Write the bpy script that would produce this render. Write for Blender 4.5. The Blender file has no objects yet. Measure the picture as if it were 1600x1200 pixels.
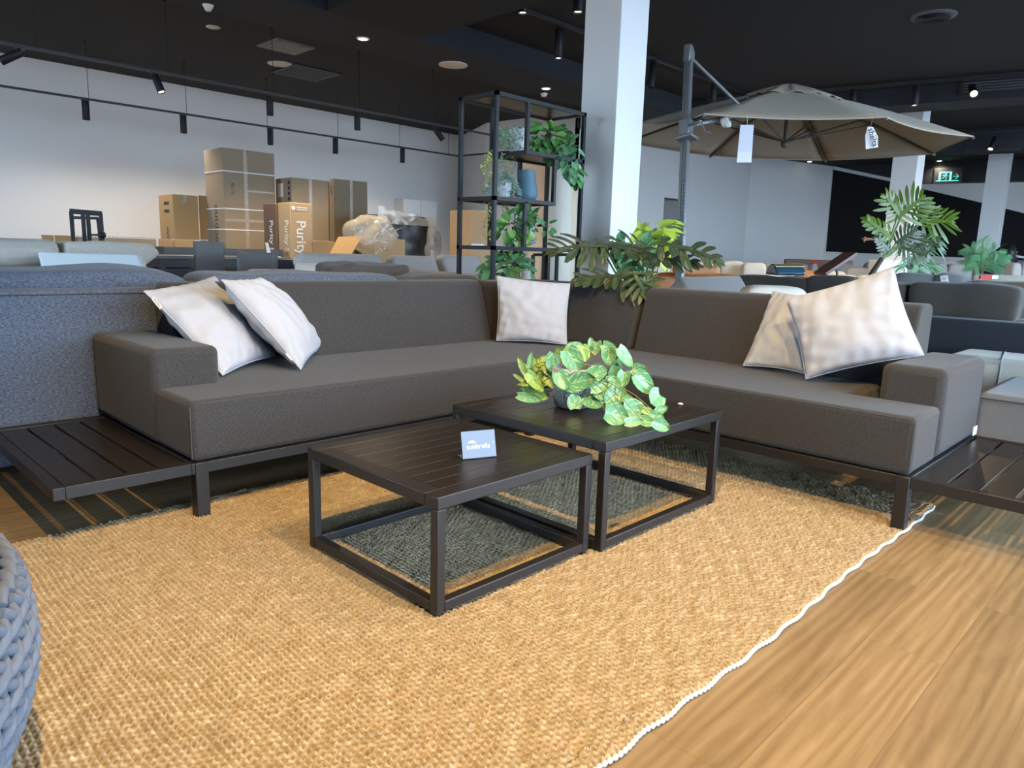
import bpy, math, random
import numpy as np
from mathutils import Vector, Matrix, noise
sc = bpy.context.scene
COL = sc.collection
random.seed(7)
V = Vector
# ---------------------------------------------------------------- camera
FPX, PITCH, ROLL, YAW = 1128.5, .1795, .0294, .7691
_cy, _sy, _cp, _sp = math.cos(YAW), math.sin(YAW), math.cos(PITCH), math.sin(PITCH)
CF = V((_cy*_cp, _sy*_cp, -_sp)); _r = V((_sy, -_cy, 0)); _u = _r.cross(CF)
CR = _r*math.cos(ROLL) + _u*math.sin(ROLL); CU = -_r*math.sin(ROLL) + _u*math.cos(ROLL)
CC = V((0, 0, 1.0))
cam = bpy.data.cameras.new('camera'); camo = bpy.data.objects.new('camera', cam); COL.objects.link(camo)
cam.sensor_width = 36; cam.lens = FPX*36/1600; cam.clip_start = .05; cam.clip_end = 200
camo.matrix_world = Matrix(((CR.x, CU.x, -CF.x, CC.x), (CR.y, CU.y, -CF.y, CC.y), (CR.z, CU.z, -CF.z, CC.z), (0, 0, 0, 1)))
sc.camera = camo
# ---------------------------------------------------------------- world: overcast daylight outside the glazed front
w = bpy.data.worlds.new('world'); sc.world = w; w.use_nodes = True
nt = w.node_tree; nt.nodes.clear()
wo = nt.nodes.new('ShaderNodeOutputWorld'); bg = nt.nodes.new('ShaderNodeBackground')
tc = nt.nodes.new('ShaderNodeTexCoord'); sx = nt.nodes.new('ShaderNodeSeparateXYZ'); cr = nt.nodes.new('ShaderNodeValToRGB')
nt.links.new(tc.outputs['Generated'], sx.inputs[0])
mr = nt.nodes.new('ShaderNodeMapRange'); mr.inputs[1].default_value = -1; mr.inputs[2].default_value = 1
nt.links.new(sx.outputs['Z'], mr.inputs[0]); nt.links.new(mr.outputs[0], cr.inputs[0])
cr.color_ramp.elements[0].position = .44; cr.color_ramp.elements[0].color = (.30, .31, .33, 1)
cr.color_ramp.elements[1].position = .52; cr.color_ramp.elements[1].color = (.60, .79, 1, 1)
e = cr.color_ramp.elements.new(1.0); e.color = (.42, .66, 1, 1)
nt.links.new(cr.outputs[0], bg.inputs[0]); bg.inputs[1].default_value = 16.5
nt.links.new(bg.outputs[0], wo.inputs[0])
# ---------------------------------------------------------------- exposure and render quality
vs = sc.view_settings; sc.display_settings.display_device = 'sRGB'
vs.view_transform = 'Standard'; vs.look = 'None'; vs.gamma = 1; vs.use_curve_mapping = False; vs.exposure = -0.04
cy = sc.cycles
cy.use_denoising = True; cy.denoiser = 'OPENIMAGEDENOISE'
cy.max_bounces = 7; cy.diffuse_bounces = 4; cy.glossy_bounces = 3; cy.transmission_bounces = 4; cy.transparent_max_bounces = 8
cy.sample_clamp_indirect = 6; cy.caustics_reflective = False; cy.caustics_refractive = False
# ---------------------------------------------------------------- helpers
def ray(u, v): return CF + CR*((u-800)/FPX) - CU*((v-600)/FPX)
def P(u, v, D=None, x=None, y=None, z=None):
    r = ray(u, v)
    if D is not None: t = D
    elif x is not None: t = (x-CC.x)/r.x
    elif y is not None: t = (y-CC.y)/r.y
    else: t = (z-CC.z)/r.z
    return CC + r*t
def Pn(u, v, p, n):
    r = ray(u, v); n = V(n); return CC + r*((V(p)-CC).dot(n)/r.dot(n))
def Pl(u, v, ref, L, far=True):
    """point on the sight line at distance L from a known point (edge of a cushion)"""
    r = ray(u, v); d = CC-V(ref); a = r.dot(r); b = 2*r.dot(d); c = d.dot(d)-L*L; q = b*b-4*a*c
    if q < 0: return CC + r*(-b/(2*a))
    s = math.sqrt(q); return CC + r*((-b+(s if far else -s))/(2*a))
OFF = {}
def meta(o, label=None, cat=None, group=None, kind=None):
    if label: o['label'] = label
    if cat: o['category'] = cat
    if group: o['group'] = group
    if kind: o['kind'] = kind
    return o
def thing(name, label, cat, loc=(0, 0, 0), group=None):
    o = bpy.data.objects.new(name, None); o.empty_display_size = .1; COL.objects.link(o); o.location = loc
    OFF[o] = V(loc); return meta(o, label, cat, group)
class MB:
    def __init__(s): s.v = []; s.f = []; s.T = Matrix.Identity(4); s.uv = None; s.mi = []; s.cm = 0
    def add(s, vs, fs):
        n = len(s.v); s.v += [s.T @ V(p) for p in vs]; s.f += [[i+n for i in f] for f in fs]; s.mi += [s.cm]*len(fs); return s
    def box(s, x0, x1, y0, y1, z0, z1):
        return s.add([(x0, y0, z0), (x1, y0, z0), (x1, y1, z0), (x0, y1, z0), (x0, y0, z1), (x1, y0, z1), (x1, y1, z1), (x0, y1, z1)],
                     [(0, 3, 2, 1), (4, 5, 6, 7), (0, 1, 5, 4), (1, 2, 6, 5), (2, 3, 7, 6), (3, 0, 4, 7)])
    def beam(s, a, b, w, h=None, up=(0, 0, 1)):
        """rectangular bar from a to b"""
        h = h or w; a = V(a); b = V(b); d = (b-a).normalized(); up = V(up)
        if abs(d.dot(up)) > .99: up = V((0, 1, 0))
        sd = d.cross(up).normalized()*(w/2); u = sd.cross(d).normalized()*(h/2)
        q = [sd*i+u*j for i, j in ((-1, -1), (1, -1), (1, 1), (-1, 1))]
        return s.add([a+k for k in q]+[b+k for k in q], [(0, 1, 2, 3), (7, 6, 5, 4), (0, 4, 5, 1), (1, 5, 6, 2), (2, 6, 7, 3), (3, 7, 4, 0)])
    def prism(s, poly, vec):
        n = len(poly); vec = V(vec); p = [V(q) for q in poly]
        return s.add(p+[q+vec for q in p], [list(range(n))[::-1], list(range(n, 2*n))]+[(i, (i+1) % n, n+(i+1) % n, n+i) for i in range(n)])
    def tube(s, pts, r, n=8, caps=True):
        pts = [V(p) for p in pts]; rs = r if isinstance(r, (list, tuple)) else [r]*len(pts)
        vs = []; up = None
        for i, p in enumerate(pts):
            d = (pts[min(i+1, len(pts)-1)]-pts[max(i-1, 0)])
            d = d.normalized() if d.length > 1e-9 else V((0, 0, 1))
            if up is None: up = V((0, 0, 1)) if abs(d.z) < .9 else V((1, 0, 0))
            a = d.cross(up).normalized(); b = a.cross(d).normalized(); up = b
            for k in range(n): t = 2*math.pi*k/n; vs.append(p+(a*math.cos(t)+b*math.sin(t))*rs[i])
        m = len(pts); fs = [(i*n+k, i*n+(k+1) % n, (i+1)*n+(k+1) % n, (i+1)*n+k) for i in range(m-1) for k in range(n)]
        if caps: fs += [list(range(n))[::-1], list(range((m-1)*n, m*n))]
        return s.add(vs, fs)
    def lathe(s, c, prof, n=28, axis=None, capb=True, capt=True):
        c = V(c); ax = (V(axis).normalized() if axis else V((0, 0, 1)))
        a = ax.cross(V((1, 0, 0)) if abs(ax.x) < .9 else V((0, 1, 0))).normalized(); b = ax.cross(a)
        vs = []
        for r, z in prof:
            for k in range(n): t = 2*math.pi*k/n; vs.append(c+ax*z+(a*math.cos(t)+b*math.sin(t))*r)
        m = len(prof); fs = [(i*n+k, i*n+(k+1) % n, (i+1)*n+(k+1) % n, (i+1)*n+k) for i in range(m-1) for k in range(n)]
        if capb: fs.append(list(range(n))[::-1])
        if capt: fs.append(list(range((m-1)*n, m*n)))
        return s.add(vs, fs)
    def ball(s, c, r, n=10, m=7):
        rx, ry, rz = r if isinstance(r, (tuple, list)) else (r, r, r); c = V(c); vs = [c-V((0, 0, rz))]
        for i in range(1, m):
            t = math.pi*i/m-math.pi/2
            for k in range(n): q = 2*math.pi*k/n; vs.append(c+V((rx*math.cos(t)*math.cos(q), ry*math.cos(t)*math.sin(q), rz*math.sin(t))))
        vs.append(c+V((0, 0, rz))); fs = [(0, 1+(k+1) % n, 1+k) for k in range(n)]
        for i in range(m-2): fs += [(1+i*n+k, 1+i*n+(k+1) % n, 1+(i+1)*n+(k+1) % n, 1+(i+1)*n+k) for k in range(n)]
        L = len(vs)-1; fs += [(L, 1+(m-2)*n+k, 1+(m-2)*n+(k+1) % n) for k in range(n)]
        return s.add(vs, fs)
    def grid(s, fn, nu, nv):
        vs = [fn(i/nu, j/nv) for j in range(nv+1) for i in range(nu+1)]
        return s.add(vs, [(j*(nu+1)+i, j*(nu+1)+i+1, (j+1)*(nu+1)+i+1, (j+1)*(nu+1)+i) for j in range(nv) for i in range(nu)])
    def build(s, name, mat, parent=None, smooth=False, bevel=0, seg=2, sub=0, solid=0, ang=66, label=None, cat=None, group=None, kind=None):
        off = OFF[parent] if parent is not None else V((0, 0, 0))
        me = bpy.data.meshes.new(name); me.from_pydata([p-off for p in s.v], [], s.f)
        for mm in (mat if isinstance(mat, (list, tuple)) else [mat]): me.materials.append(mm)
        if max(s.mi, default=0): me.polygons.foreach_set('material_index', s.mi)
        if s.uv:
            ul = me.uv_layers.new(name='UVMap'); flat = []
            for f in s.f:
                for i in f: flat += s.uv[i]
            ul.data.foreach_set('uv', flat)
        o = bpy.data.objects.new(name, me); COL.objects.link(o); OFF[o] = off
        if parent is not None: o.parent = parent
        if smooth: me.shade_smooth()
        if solid: m = o.modifiers.new('solid', 'SOLIDIFY'); m.thickness = solid; m.offset = 0
        if bevel:
            m = o.modifiers.new('bevel', 'BEVEL'); m.width = bevel; m.segments = seg; m.limit_method = 'ANGLE'; m.angle_limit = math.radians(30); m.harden_normals = False
            me.shade_smooth()
        if sub: m = o.modifiers.new('sub', 'SUBSURF'); m.levels = sub; m.render_levels = sub
        if (smooth or bevel) and not sub:
            try: me.set_sharp_from_angle(angle=math.radians(ang))
            except Exception: pass
        return meta(o, label, cat, group, kind)
# ---------------------------------------------------------------- materials
def newmat(name):
    m = bpy.data.materials.new(name); m.use_nodes = True; n = m.node_tree
    return m, n, n.nodes['Principled BSDF']
def N(n, t, **k):
    q = n.nodes.new(t)
    for a, b in k.items(): setattr(q, a, b)
    return q
def mixc(n, fac, a, b, bt='MIX'):
    q = N(n, 'ShaderNodeMix', data_type='RGBA', blend_type=bt)
    for idx, val in ((0, fac), (6, a), (7, b)):
        if hasattr(val, 'is_linked') or hasattr(val, 'links'): n.links.new(val, q.inputs[idx])
        elif idx == 0: q.inputs[0].default_value = val
        else: q.inputs[idx].default_value = (*val, 1)
    return q.outputs[2]
def coords(n, scale=(1, 1, 1), rot=(0, 0, 0), src='Object'):
    t = N(n, 'ShaderNodeTexCoord'); m = N(n, 'ShaderNodeMapping'); n.links.new(t.outputs[src], m.inputs[0])
    m.inputs['Scale'].default_value = scale; m.inputs['Rotation'].default_value = rot; return m.outputs[0]
def noi(n, vec, scale, detail=2, rough=.5, dist=0):
    q = N(n, 'ShaderNodeTexNoise'); q.inputs['Scale'].default_value = scale; q.inputs['Detail'].default_value = detail
    q.inputs['Roughness'].default_value = rough; q.inputs['Distortion'].default_value = dist; n.links.new(vec, q.inputs['Vector']); return q.outputs['Fac']
def ramp(n, fac, stops):
    q = N(n, 'ShaderNodeValToRGB'); n.links.new(fac, q.inputs[0]); el = q.color_ramp.elements
    while len(el) < len(stops): el.new(.5)
    for e, (p, c) in zip(el, stops): e.position = p; e.color = (*c, 1) if len(c) == 3 else c
    return q.outputs[0]
def bump(n, b, h, strength, dist=.01):
    q = N(n, 'ShaderNodeBump'); q.inputs['Strength'].default_value = strength; q.inputs['Distance'].default_value = dist
    n.links.new(h, q.inputs['Height']); n.links.new(q.outputs[0], b.inputs['Normal'])
def plain(name, col, rough=.6, metal=0, var=0, vscale=3, bmp=0, bscale=60, spec=.5, sheen=0, emit=None, trans=0, alpha=1, coat=0):
    m, n, b = newmat(name)
    b.inputs['Base Color'].default_value = (*col, 1); b.inputs['Roughness'].default_value = rough; b.inputs['Metallic'].default_value = metal
    b.inputs['Specular IOR Level'].default_value = spec
    if coat: b.inputs['Coat Weight'].default_value = coat
    if sheen: b.inputs['Sheen Weight'].default_value = sheen
    if emit: b.inputs['Emission Color'].default_value = (*emit[0], 1); b.inputs['Emission Strength'].default_value = emit[1]
    if trans: b.inputs['Transmission Weight'].default_value = trans
    if alpha < 1: b.inputs['Alpha'].default_value = alpha
    c = coords(n)
    if var: 
        f = noi(n, c, vscale, 4, .6); n.links.new(mixc(n, f, [x*(1-var) for x in col], [min(1, x*(1+var)) for x in col]), b.inputs['Base Color'])
    if bmp: bump(n, b, noi(n, c, bscale, 3), bmp, .004)
    return m
def fabric(name, c1, c2, sc_=420, rough=.95, bs=.5, sheen=.15, wrinkle=0):
    """woven cloth: crossed thread noise in three axes"""
    m, n, b = newmat(name); b.inputs['Roughness'].default_value = rough; b.inputs['Specular IOR Level'].default_value = .15
    b.inputs['Sheen Weight'].default_value = sheen; b.inputs['Sheen Roughness'].default_value = .5
    a1 = noi(n, coords(n, (1, .12, 1)), sc_, 1); a2 = noi(n, coords(n, (.12, 1, .3)), sc_, 1); a3 = noi(n, coords(n, (1, 1, .12)), sc_, 1)
    q = N(n, 'ShaderNodeMath', operation='ADD'); n.links.new(a1, q.inputs[0]); n.links.new(a2, q.inputs[1])
    q2 = N(n, 'ShaderNodeMath', operation='ADD'); n.links.new(q.outputs[0], q2.inputs[0]); n.links.new(a3, q2.inputs[1])
    q3 = N(n, 'ShaderNodeMapRange'); n.links.new(q2.outputs[0], q3.inputs[0]); q3.inputs[1].default_value = 1.15; q3.inputs[2].default_value = 1.85
    n.links.new(mixc(n, q3.outputs[0], c1, c2), b.inputs['Base Color'])
    if wrinkle:
        wv = noi(n, coords(n), 9, 3, .5, 1.2); mm = N(n, 'ShaderNodeMath', operation='MULTIPLY_ADD'); n.links.new(wv, mm.inputs[0]); mm.inputs[1].default_value = wrinkle; n.links.new(q3.outputs[0], mm.inputs[2])
        bump(n, b, mm.outputs[0], bs, .0015)
    else: bump(n, b, q3.outputs[0], bs, .0008)
    return m
M = {}
M['charcoal'] = fabric('charcoal_fabric', (.0180, .0178, .0188), (.060, .060, .063), 1000)
M['bluegrey'] = fabric('blue_grey_fabric', (.030, .040, .060), (.145, .175, .235), 650, bs=.6)
M['white'] = fabric('white_canvas', (.355, .38, .435), (.40, .425, .48), 1200, bs=.4, wrinkle=3)
M['dark'] = fabric('dark_brown_fabric', (.050, .044, .038), (.090, .078, .066), 1000)
M['navyfab'] = fabric('dark_slate_fabric', (.022, .024, .029), (.040, .043, .050), 1200)
M['lightgrey'] = fabric('light_grey_fabric', (.37, .34, .32), (.48, .45, .425), 900)
M['beige'] = fabric('beige_boucle', (.44, .42, .38), (.60, .57, .52), 400, bs=.8)
M['cream'] = fabric('cream_fabric', (.58, .53, .45), (.66, .60, .51), 900)
M['greige'] = fabric('greige_fabric', (.30, .28, .27), (.38, .36, .34), 900)
M['midgrey'] = fabric('mid_grey_fabric', (.16, .165, .17), (.22, .225, .23), 900)
M['paleblue'] = plain('pale_foam_cover', (.62, .68, .70), .8, var=.03, bmp=.05, bscale=80)
M['metal'] = plain('bronze_black_metal', (.013, .0115, .0115), .42, .0, spec=.5, bmp=.03, bscale=600)
M['metaltop'] = plain('brown_black_slats', (.015, .0115, .009), .33, .0, spec=.4, var=.1, bmp=.03, bscale=500)
M['blackm'] = plain('matt_black_metal', (.010, .011, .014), .5, spec=.3)
M['black'] = plain('black_plastic', (.012, .012, .014), .45)
M['wall'] = plain('white_wall_paint', (.72, .71, .695), .9, var=.02, vscale=1.2)
M['colm'] = plain('column_paint', (.80, .79, .78), .85, var=.02, vscale=2)
M['ceil'] = plain('black_ceiling_paint', (.0095, .009, .0085), .85, var=.12, vscale=.8)
M['ceil2'] = plain('slate_bulkhead_paint', (.015, .018, .022), .85, var=.08)
M['blackpanel'] = plain('black_panel', (.004, .004, .005), .7, spec=.2)
M['grey'] = plain('grey_vinyl', (.10, .105, .11), .5)
M['card'] = plain('cardboard', (.40, .245, .11), .85, var=.06, vscale=6, bmp=.1, bscale=30)
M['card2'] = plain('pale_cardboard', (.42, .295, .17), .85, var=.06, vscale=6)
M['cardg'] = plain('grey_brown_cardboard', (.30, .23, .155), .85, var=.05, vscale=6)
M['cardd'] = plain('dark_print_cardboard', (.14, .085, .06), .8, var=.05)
M['tape'] = plain('clear_tape', (.36, .29, .20), .3, var=.35, vscale=25)
M['paper'] = plain('white_paper', (.78, .78, .80), .6)
M['ink'] = plain('dark_ink', (.03, .03, .035), .7)
M['inkw'] = plain('white_ink', (.75, .72, .68), .7)
M['red'] = plain('red_ink', (.5, .03, .03), .7)
M['stone'] = None
# ------------------------------ floor: oak look planks along X
m, n, b = newmat('oak_planks'); M['floor'] = m
tcn = N(n, 'ShaderNodeTexCoord'); br = N(n, 'ShaderNodeTexBrick')
n.links.new(tcn.outputs['Object'], br.inputs['Vector'])
br.inputs['Scale'].default_value = 1; br.inputs['Brick Width'].default_value = 1.22; br.inputs['Row Height'].default_value = .185; br.offset = .37
br.inputs['Mortar Size'].default_value = .0008; br.inputs['Mortar Smooth'].default_value = .3; br.inputs['Bias'].default_value = 0
br.inputs['Color1'].default_value = (.2, .2, .2, 1); br.inputs['Color2'].default_value = (.8, .8, .8, 1); br.inputs['Mortar'].default_value = (.5, .5, .5, 1)
rgb = N(n, 'ShaderNodeSeparateColor'); n.links.new(br.outputs['Color'], rgb.inputs[0])
# per plank shift of the grain
cmb = N(n, 'ShaderNodeCombineXYZ'); ml = N(n, 'ShaderNodeMath', operation='MULTIPLY'); ml.inputs[1].default_value = 9; n.links.new(rgb.outputs[0], ml.inputs[0]); n.links.new(ml.outputs[0], cmb.inputs[2])
mp = N(n, 'ShaderNodeMapping'); mp.inputs['Scale'].default_value = (1.1, 9, 1); n.links.new(tcn.outputs['Object'], mp.inputs[0])
ad = N(n, 'ShaderNodeVectorMath', operation='ADD'); n.links.new(mp.outputs[0], ad.inputs[0]); n.links.new(cmb.outputs[0], ad.inputs[1])
g1 = noi(n, ad.outputs[0], 1.3, 4, .62, 1.6)
wv = N(n, 'ShaderNodeTexWave', wave_type='BANDS', bands_direction='Y'); wv.inputs['Scale'].default_value = 1.1; wv.inputs['Distortion'].default_value = 9; wv.inputs['Detail'].default_value = 3; wv.inputs['Detail Scale'].default_value = .9
n.links.new(ad.outputs[0], wv.inputs['Vector'])
g2 = noi(n, coords(n, (6, 160, 1)), 1.0, 3, .6)
base = ramp(n, g1, [(.25, (.19, .130, .062)), (.55, (.28, .195, .098)), (.8, (.35, .255, .140))])
base = mixc(n, mixc(n, .5, wv.outputs['Color'], wv.outputs['Color']), base, mixc(n, 1.0, base, (.82, .78, .74), 'MULTIPLY'))
base = mixc(n, g2, mixc(n, 1, base, (.86, .84, .82), 'MULTIPLY'), base)
base = mixc(n, .16, base, br.outputs['Color'], 'OVERLAY')
mo = N(n, 'ShaderNodeMath', operation='MULTIPLY'); n.links.new(br.outputs['Fac'], mo.inputs[0]); mo.inputs[1].default_value = .55
base = mixc(n, mo.outputs[0], base, (.08, .05, .03))
n.links.new(base, b.inputs['Base Color']); b.inputs['Roughness'].default_value = .5; b.inputs['Specular IOR Level'].default_value = .35
bump(n, b, g2, .12, .001)
# ------------------------------ jute rug
m, n, b = newmat('jute'); M['rug'] = m; b.inputs['Roughness'].default_value = .95; b.inputs['Specular IOR Level'].default_value = .1; b.inputs['Sheen Weight'].default_value = .2
f1 = noi(n, coords(n, (14, 80, 1)), 1, 3, .65); f2 = noi(n, coords(n, (75, 55, 20)), 1, 3, .8); f3 = noi(n, coords(n, (90, 420, 90)), 1, 2)
c = ramp(n, f1, [(.28, (.31, .235, .12)), (.5, (.47, .375, .22)), (.72, (.64, .55, .38))])
c = mixc(n, f2, mixc(n, 1, c, (.50, .42, .34), 'MULTIPLY'), c); c = mixc(n, f3, mixc(n, 1, c, (.8, .8, .8), 'MULTIPLY'), c)
hs = N(n, 'ShaderNodeTexCoord'); sz = N(n, 'ShaderNodeSeparateXYZ'); n.links.new(hs.outputs['Object'], sz.inputs[0])
n.links.new(c, b.inputs['Base Color']); bump(n, b, f3, .5, .002)
M['rugedge'] = plain('undyed_edge_cord', (.62, .60, .55), .9, var=.15, vscale=90)
M['rope'] = plain('pale_blue_grey_rope', (.115, .13, .16), .8, var=.12, vscale=60, bmp=.3, bscale=260)
M['pouftop'] = plain('taupe_grey_top', (.055, .054, .050), .6)
# ------------------------------ speckled stone pot
m, n, b = newmat('speckled_grey_stone'); M['stone'] = m; b.inputs['Roughness'].default_value = .9
s1 = noi(n, coords(n), 160, 2, .6); s2 = noi(n, coords(n), 14, 3, .6)
c = ramp(n, s1, [(.38, (.10, .10, .105)), (.5, (.34, .34, .345)), (.62, (.50, .50, .50))]); c = mixc(n, ramp(n, s2, [(.55, (0, 0, 0)), (.7, (1, 1, 1))]), c, (.2, .2, .21))
n.links.new(c, b.inputs['Base Color']); bump(n, b, s1, .5, .003)
def leafmat(name, dark, light, streak, amt=.55, sc_=1.0):
    """leaf with cream streaks fanning from the midrib; uv.x across, uv.y along + per-leaf offset in the integer part"""
    m, n, b = newmat(name); b.inputs['Roughness'].default_value = .38; b.inputs['Specular IOR Level'].default_value = .5
    t = N(n, 'ShaderNodeTexCoord'); s = N(n, 'ShaderNodeSeparateXYZ'); n.links.new(t.outputs['UV'], s.inputs[0])
    ab = N(n, 'ShaderNodeMath', operation='ABSOLUTE'); n.links.new(s.outputs[0], ab.inputs[0])
    sl = N(n, 'ShaderNodeMath', operation='MULTIPLY_ADD'); n.links.new(ab.outputs[0], sl.inputs[0]); sl.inputs[1].default_value = -.55; n.links.new(s.outputs[1], sl.inputs[2])
    cx = N(n, 'ShaderNodeCombineXYZ'); n.links.new(s.outputs[0], cx.inputs[0]); n.links.new(sl.outputs[0], cx.inputs[1])
    mp = N(n, 'ShaderNodeMapping'); mp.inputs['Scale'].default_value = (1.6*sc_, 9*sc_, 1); n.links.new(cx.outputs[0], mp.inputs[0])
    f = noi(n, mp.outputs[0], 1, 4, .65, .3); f2 = noi(n, mp.outputs[0], .35, 1)
    c = mixc(n, f2, dark, light); c = mixc(n, ramp(n, f, [(amt, (0, 0, 0)), (amt+.07, (1, 1, 1))]), c, streak)
    mid = ramp(n, ab.outputs[0], [(.02, (1, 1, 1)), (.07, (0, 0, 0))]); c = mixc(n, mid, c, mixc(n, .5, light, streak))
    n.links.new(c, b.inputs['Base Color']); bump(n, b, f, .15, .002)
    b.inputs['Subsurface Weight'].default_value = 0
    return m
M['pothos'] = leafmat('variegated_leaf', (.05, .20, .085), (.13, .36, .17), (.40, .54, .28), .54)
M['pothosy'] = leafmat('yellow_green_leaf', (.09, .26, .05), (.22, .43, .10), (.50, .55, .20), .52)
M['green'] = leafmat('green_leaf', (.05, .17, .04), (.10, .30, .07), (.24, .42, .14), .6)
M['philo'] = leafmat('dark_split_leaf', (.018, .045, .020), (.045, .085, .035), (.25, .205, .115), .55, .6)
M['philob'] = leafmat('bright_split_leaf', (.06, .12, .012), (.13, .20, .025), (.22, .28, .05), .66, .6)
M['lime'] = leafmat('lime_leaf', (.30, .42, .03), (.55, .66, .08), (.70, .75, .2), .6)
M['palm'] = leafmat('palm_leaf', (.07, .22, .10), (.17, .36, .18), (.25, .42, .2), .7)
M['stem'] = plain('green_stem', (.10, .17, .05), .5)
M['vine'] = plain('yellow_brown_vine', (.20, .20, .06), .6)
M['soil'] = plain('soil', (.03, .022, .016), .95, bmp=.5)
M['bulb'] = plain('lit_lamp', (1, .9, .75), .4, emit=((1, .80, .52), 14))
M['bulbw'] = plain('lit_downlight', (1, .95, .85), .4, emit=((1, .93, .78), 9))
KEYS = [(.15, .35, 1.9, 2.0, 540, 75), (1.5, -.1, 2.2, 1.6, 340, 75), (3.1, .3, 2.6, 1.6, 150, 80)]
# ================================================================= SHELL
H = 3.85
def struct(name, mb, mat, **k):
    o = mb.build(name, mat, **k); o['kind'] = 'structure'; return o
struct('floor', MB().box(-5, 27, -3.7, 14.4, -.12, 0), M['floor'])
struct('ceiling', MB().box(-5, 27, -3.7, 14.6, H, H+.2), M['ceil'])
struct('wall_left', MB().box(-5, 12.75, 14.2, 14.4, 0, H), M['wall'])
struct('wall_back', MB().prism([(12.58, 14.2, 0), (11.68, 12.34, 0), (11.86, 9.9, 0), (12.0, 9.9, 0), (11.84, 12.3, 0), (12.75, 14.2, 0)], (0, 0, H)), M['wall'])
wr = MB().box(11.86, 15.3, 9.9, 10.05, 0, H).box(16.2, 19.56, 9.9, 10.05, 0, H).box(15.3, 16.2, 9.9, 10.05, 2.42, H)
struct('wall_rear', wr, M['wall'])
struct('wall_passage', MB().box(15.2, 15.3, 10.05, 12, 0, 2.6).box(16.2, 16.3, 10.05, 12, 0, 2.6).box(15.2, 16.3, 12, 12.1, 0, 2.6).box(15.2, 16.3, 10.05, 12, 2.5, 2.6), M['wall'])
d1 = MB().box(15.5, 16.15, 11.94, 12.0, 0, 2.05).build('door_1', M['black'], kind='structure')
MB().box(15.46, 15.5, 11.93, 12.0, 0, 2.09).box(15.46, 16.19, 11.93, 12.0, 2.05, 2.09).build('door_frame', M['colm'], d1)
struct('wall_rear_right', MB().prism([(19.56, 9.9, 0), (22.84, 8.95, 0), (22.95, 9.1, 0), (19.6, 10.05, 0)], (0, 0, H)), M['wall'])
FD = V((.235, -.972, 0)); F0 = V((22.84, 8.95, 0)); FNn = V((-.972, -.235, 0))      # far right wall runs along FD
struct('wall_far', MB().prism([F0, F0+FD*13, F0+FD*13-FNn*.15, F0-FNn*.15], (0, 0, H)), M['wall'])
bp = [Pn(u, v, F0+FNn*.03, FNn) for u, v in [(1302, 265), (1391, 283.5), (1535, 317), (1610, 335), (1610, 407.5), (1290.5, 393)]]
# painted black field with a raked top edge, continued out of the frame
bp[3] = Pn(1700, 358, F0+FNn*.03, FNn); bp[4] = Pn(1700, 411, F0+FNn*.03, FNn)
struct('trim_1', MB().prism(bp, -FNn*.03), M['blackpanel'])
hp = F0+FNn*.32
def hb(t0, t1, z0, z1, o0=0, o1=.3): return [F0+FD*t0+FNn*o1+V((0, 0, z0)), F0+FD*t1+FNn*o1+V((0, 0, z0)), F0+FD*t1+FNn*o0+V((0, 0, z0)), F0+FD*t0+FNn*o0+V((0, 0, z0))]
struct('trim_2', MB().prism(hb(2.45, 13, 3.27, H, .02, .32), (0, 0, H-3.27)), M['blackm'])
rk = [Pn(u, v, F0+FNn*.2, FNn) for u, v in [(1300, 258), (1391, 277), (1432, 287)]]
rk = rk+[V((rk[2].x, rk[2].y, H)), V((rk[0].x, rk[0].y, H))]
struct('trim_3', MB().prism(rk, -FNn*.18), M['ceil2'])
# bulkheads below the ceiling
BD = V((.225, -.974, 0)); BN = V((-.974, -.225, 0))
def bulk(name, p, t0, t1, z0, depth, mat):
    p = V((p[0], p[1], z0)); struct(name, MB().prism([p+BD*t0, p+BD*t1, p+BD*t1-BN*depth, p+BD*t0-BN*depth], (0, 0, H-z0)), mat)
bulk('ceiling_bulkhead_right', (12.6, 6.18), -3.7, 10, 3.52, .7, M['ceil2'])
bulk('ceiling_bulkhead_far', (17.93, 5.06), -1.5, 9, 3.42, .8, M['ceil2'])
struct('ceiling_bulkhead_long', MB().box(-5, 12.2, 7.45, 8.5, 3.54, H), M['ceil2'])
struct('ceiling_bulkhead_cross', MB().box(4.6, 5.9, -3.6, 7.45, 3.54, H), M['ceil'])
struct('wall_behind', MB().box(-5.15, -5, -3.7, 5, 0, H).box(-5.15, -5, 10, 14.4, 0, H).box(-5.15, -5, 5, 10, 3.3, H).box(-5.15, -5, 5, 10, 0, .3), M['wall'])
struct('window_20', MB().box(-5.1, -5.04, 5, 5.06, .3, 3.3).box(-5.1, -5.04, 7.47, 7.53, .3, 3.3).box(-5.1, -5.04, 9.94, 10, .3, 3.3), M['blackm'])  # frames an unseen opening added to light the column faces turned toward it
struct('wall_end', MB().box(26.9, 27.05, -3.7, 5, 0, H), M['wall'])
struct('wall_front', MB().box(-5, 27, -3.75, -3.6, 3.3, H).box(-5, 27, -3.75, -3.6, 0, .12).box(-5, -.5, -3.75, -3.6, .12, 3.3).box(18.75, 27, -3.75, -3.6, .12, 3.3), M['wall'])  # unseen; solid ends shaped to hold daylight off the left sofa and right walls
k = 0
for x0 in np.arange(-.5, 18.7, 2.75):          # shop front: mullions of the glazed side behind the camera
    k += 1; struct('window_%d' % k, MB().box(x0, x0+.07, -3.72, -3.62, .12, 3.3).box(x0, x0+2.75, -3.70, -3.64, 2.35, 2.41), M['blackm'])
struct('exterior_pavement', MB().box(-20, 45, -25, -3.75, -.25, -.02), plain('pale_pavement', (.34, .35, .36), .9, var=.08))
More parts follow.
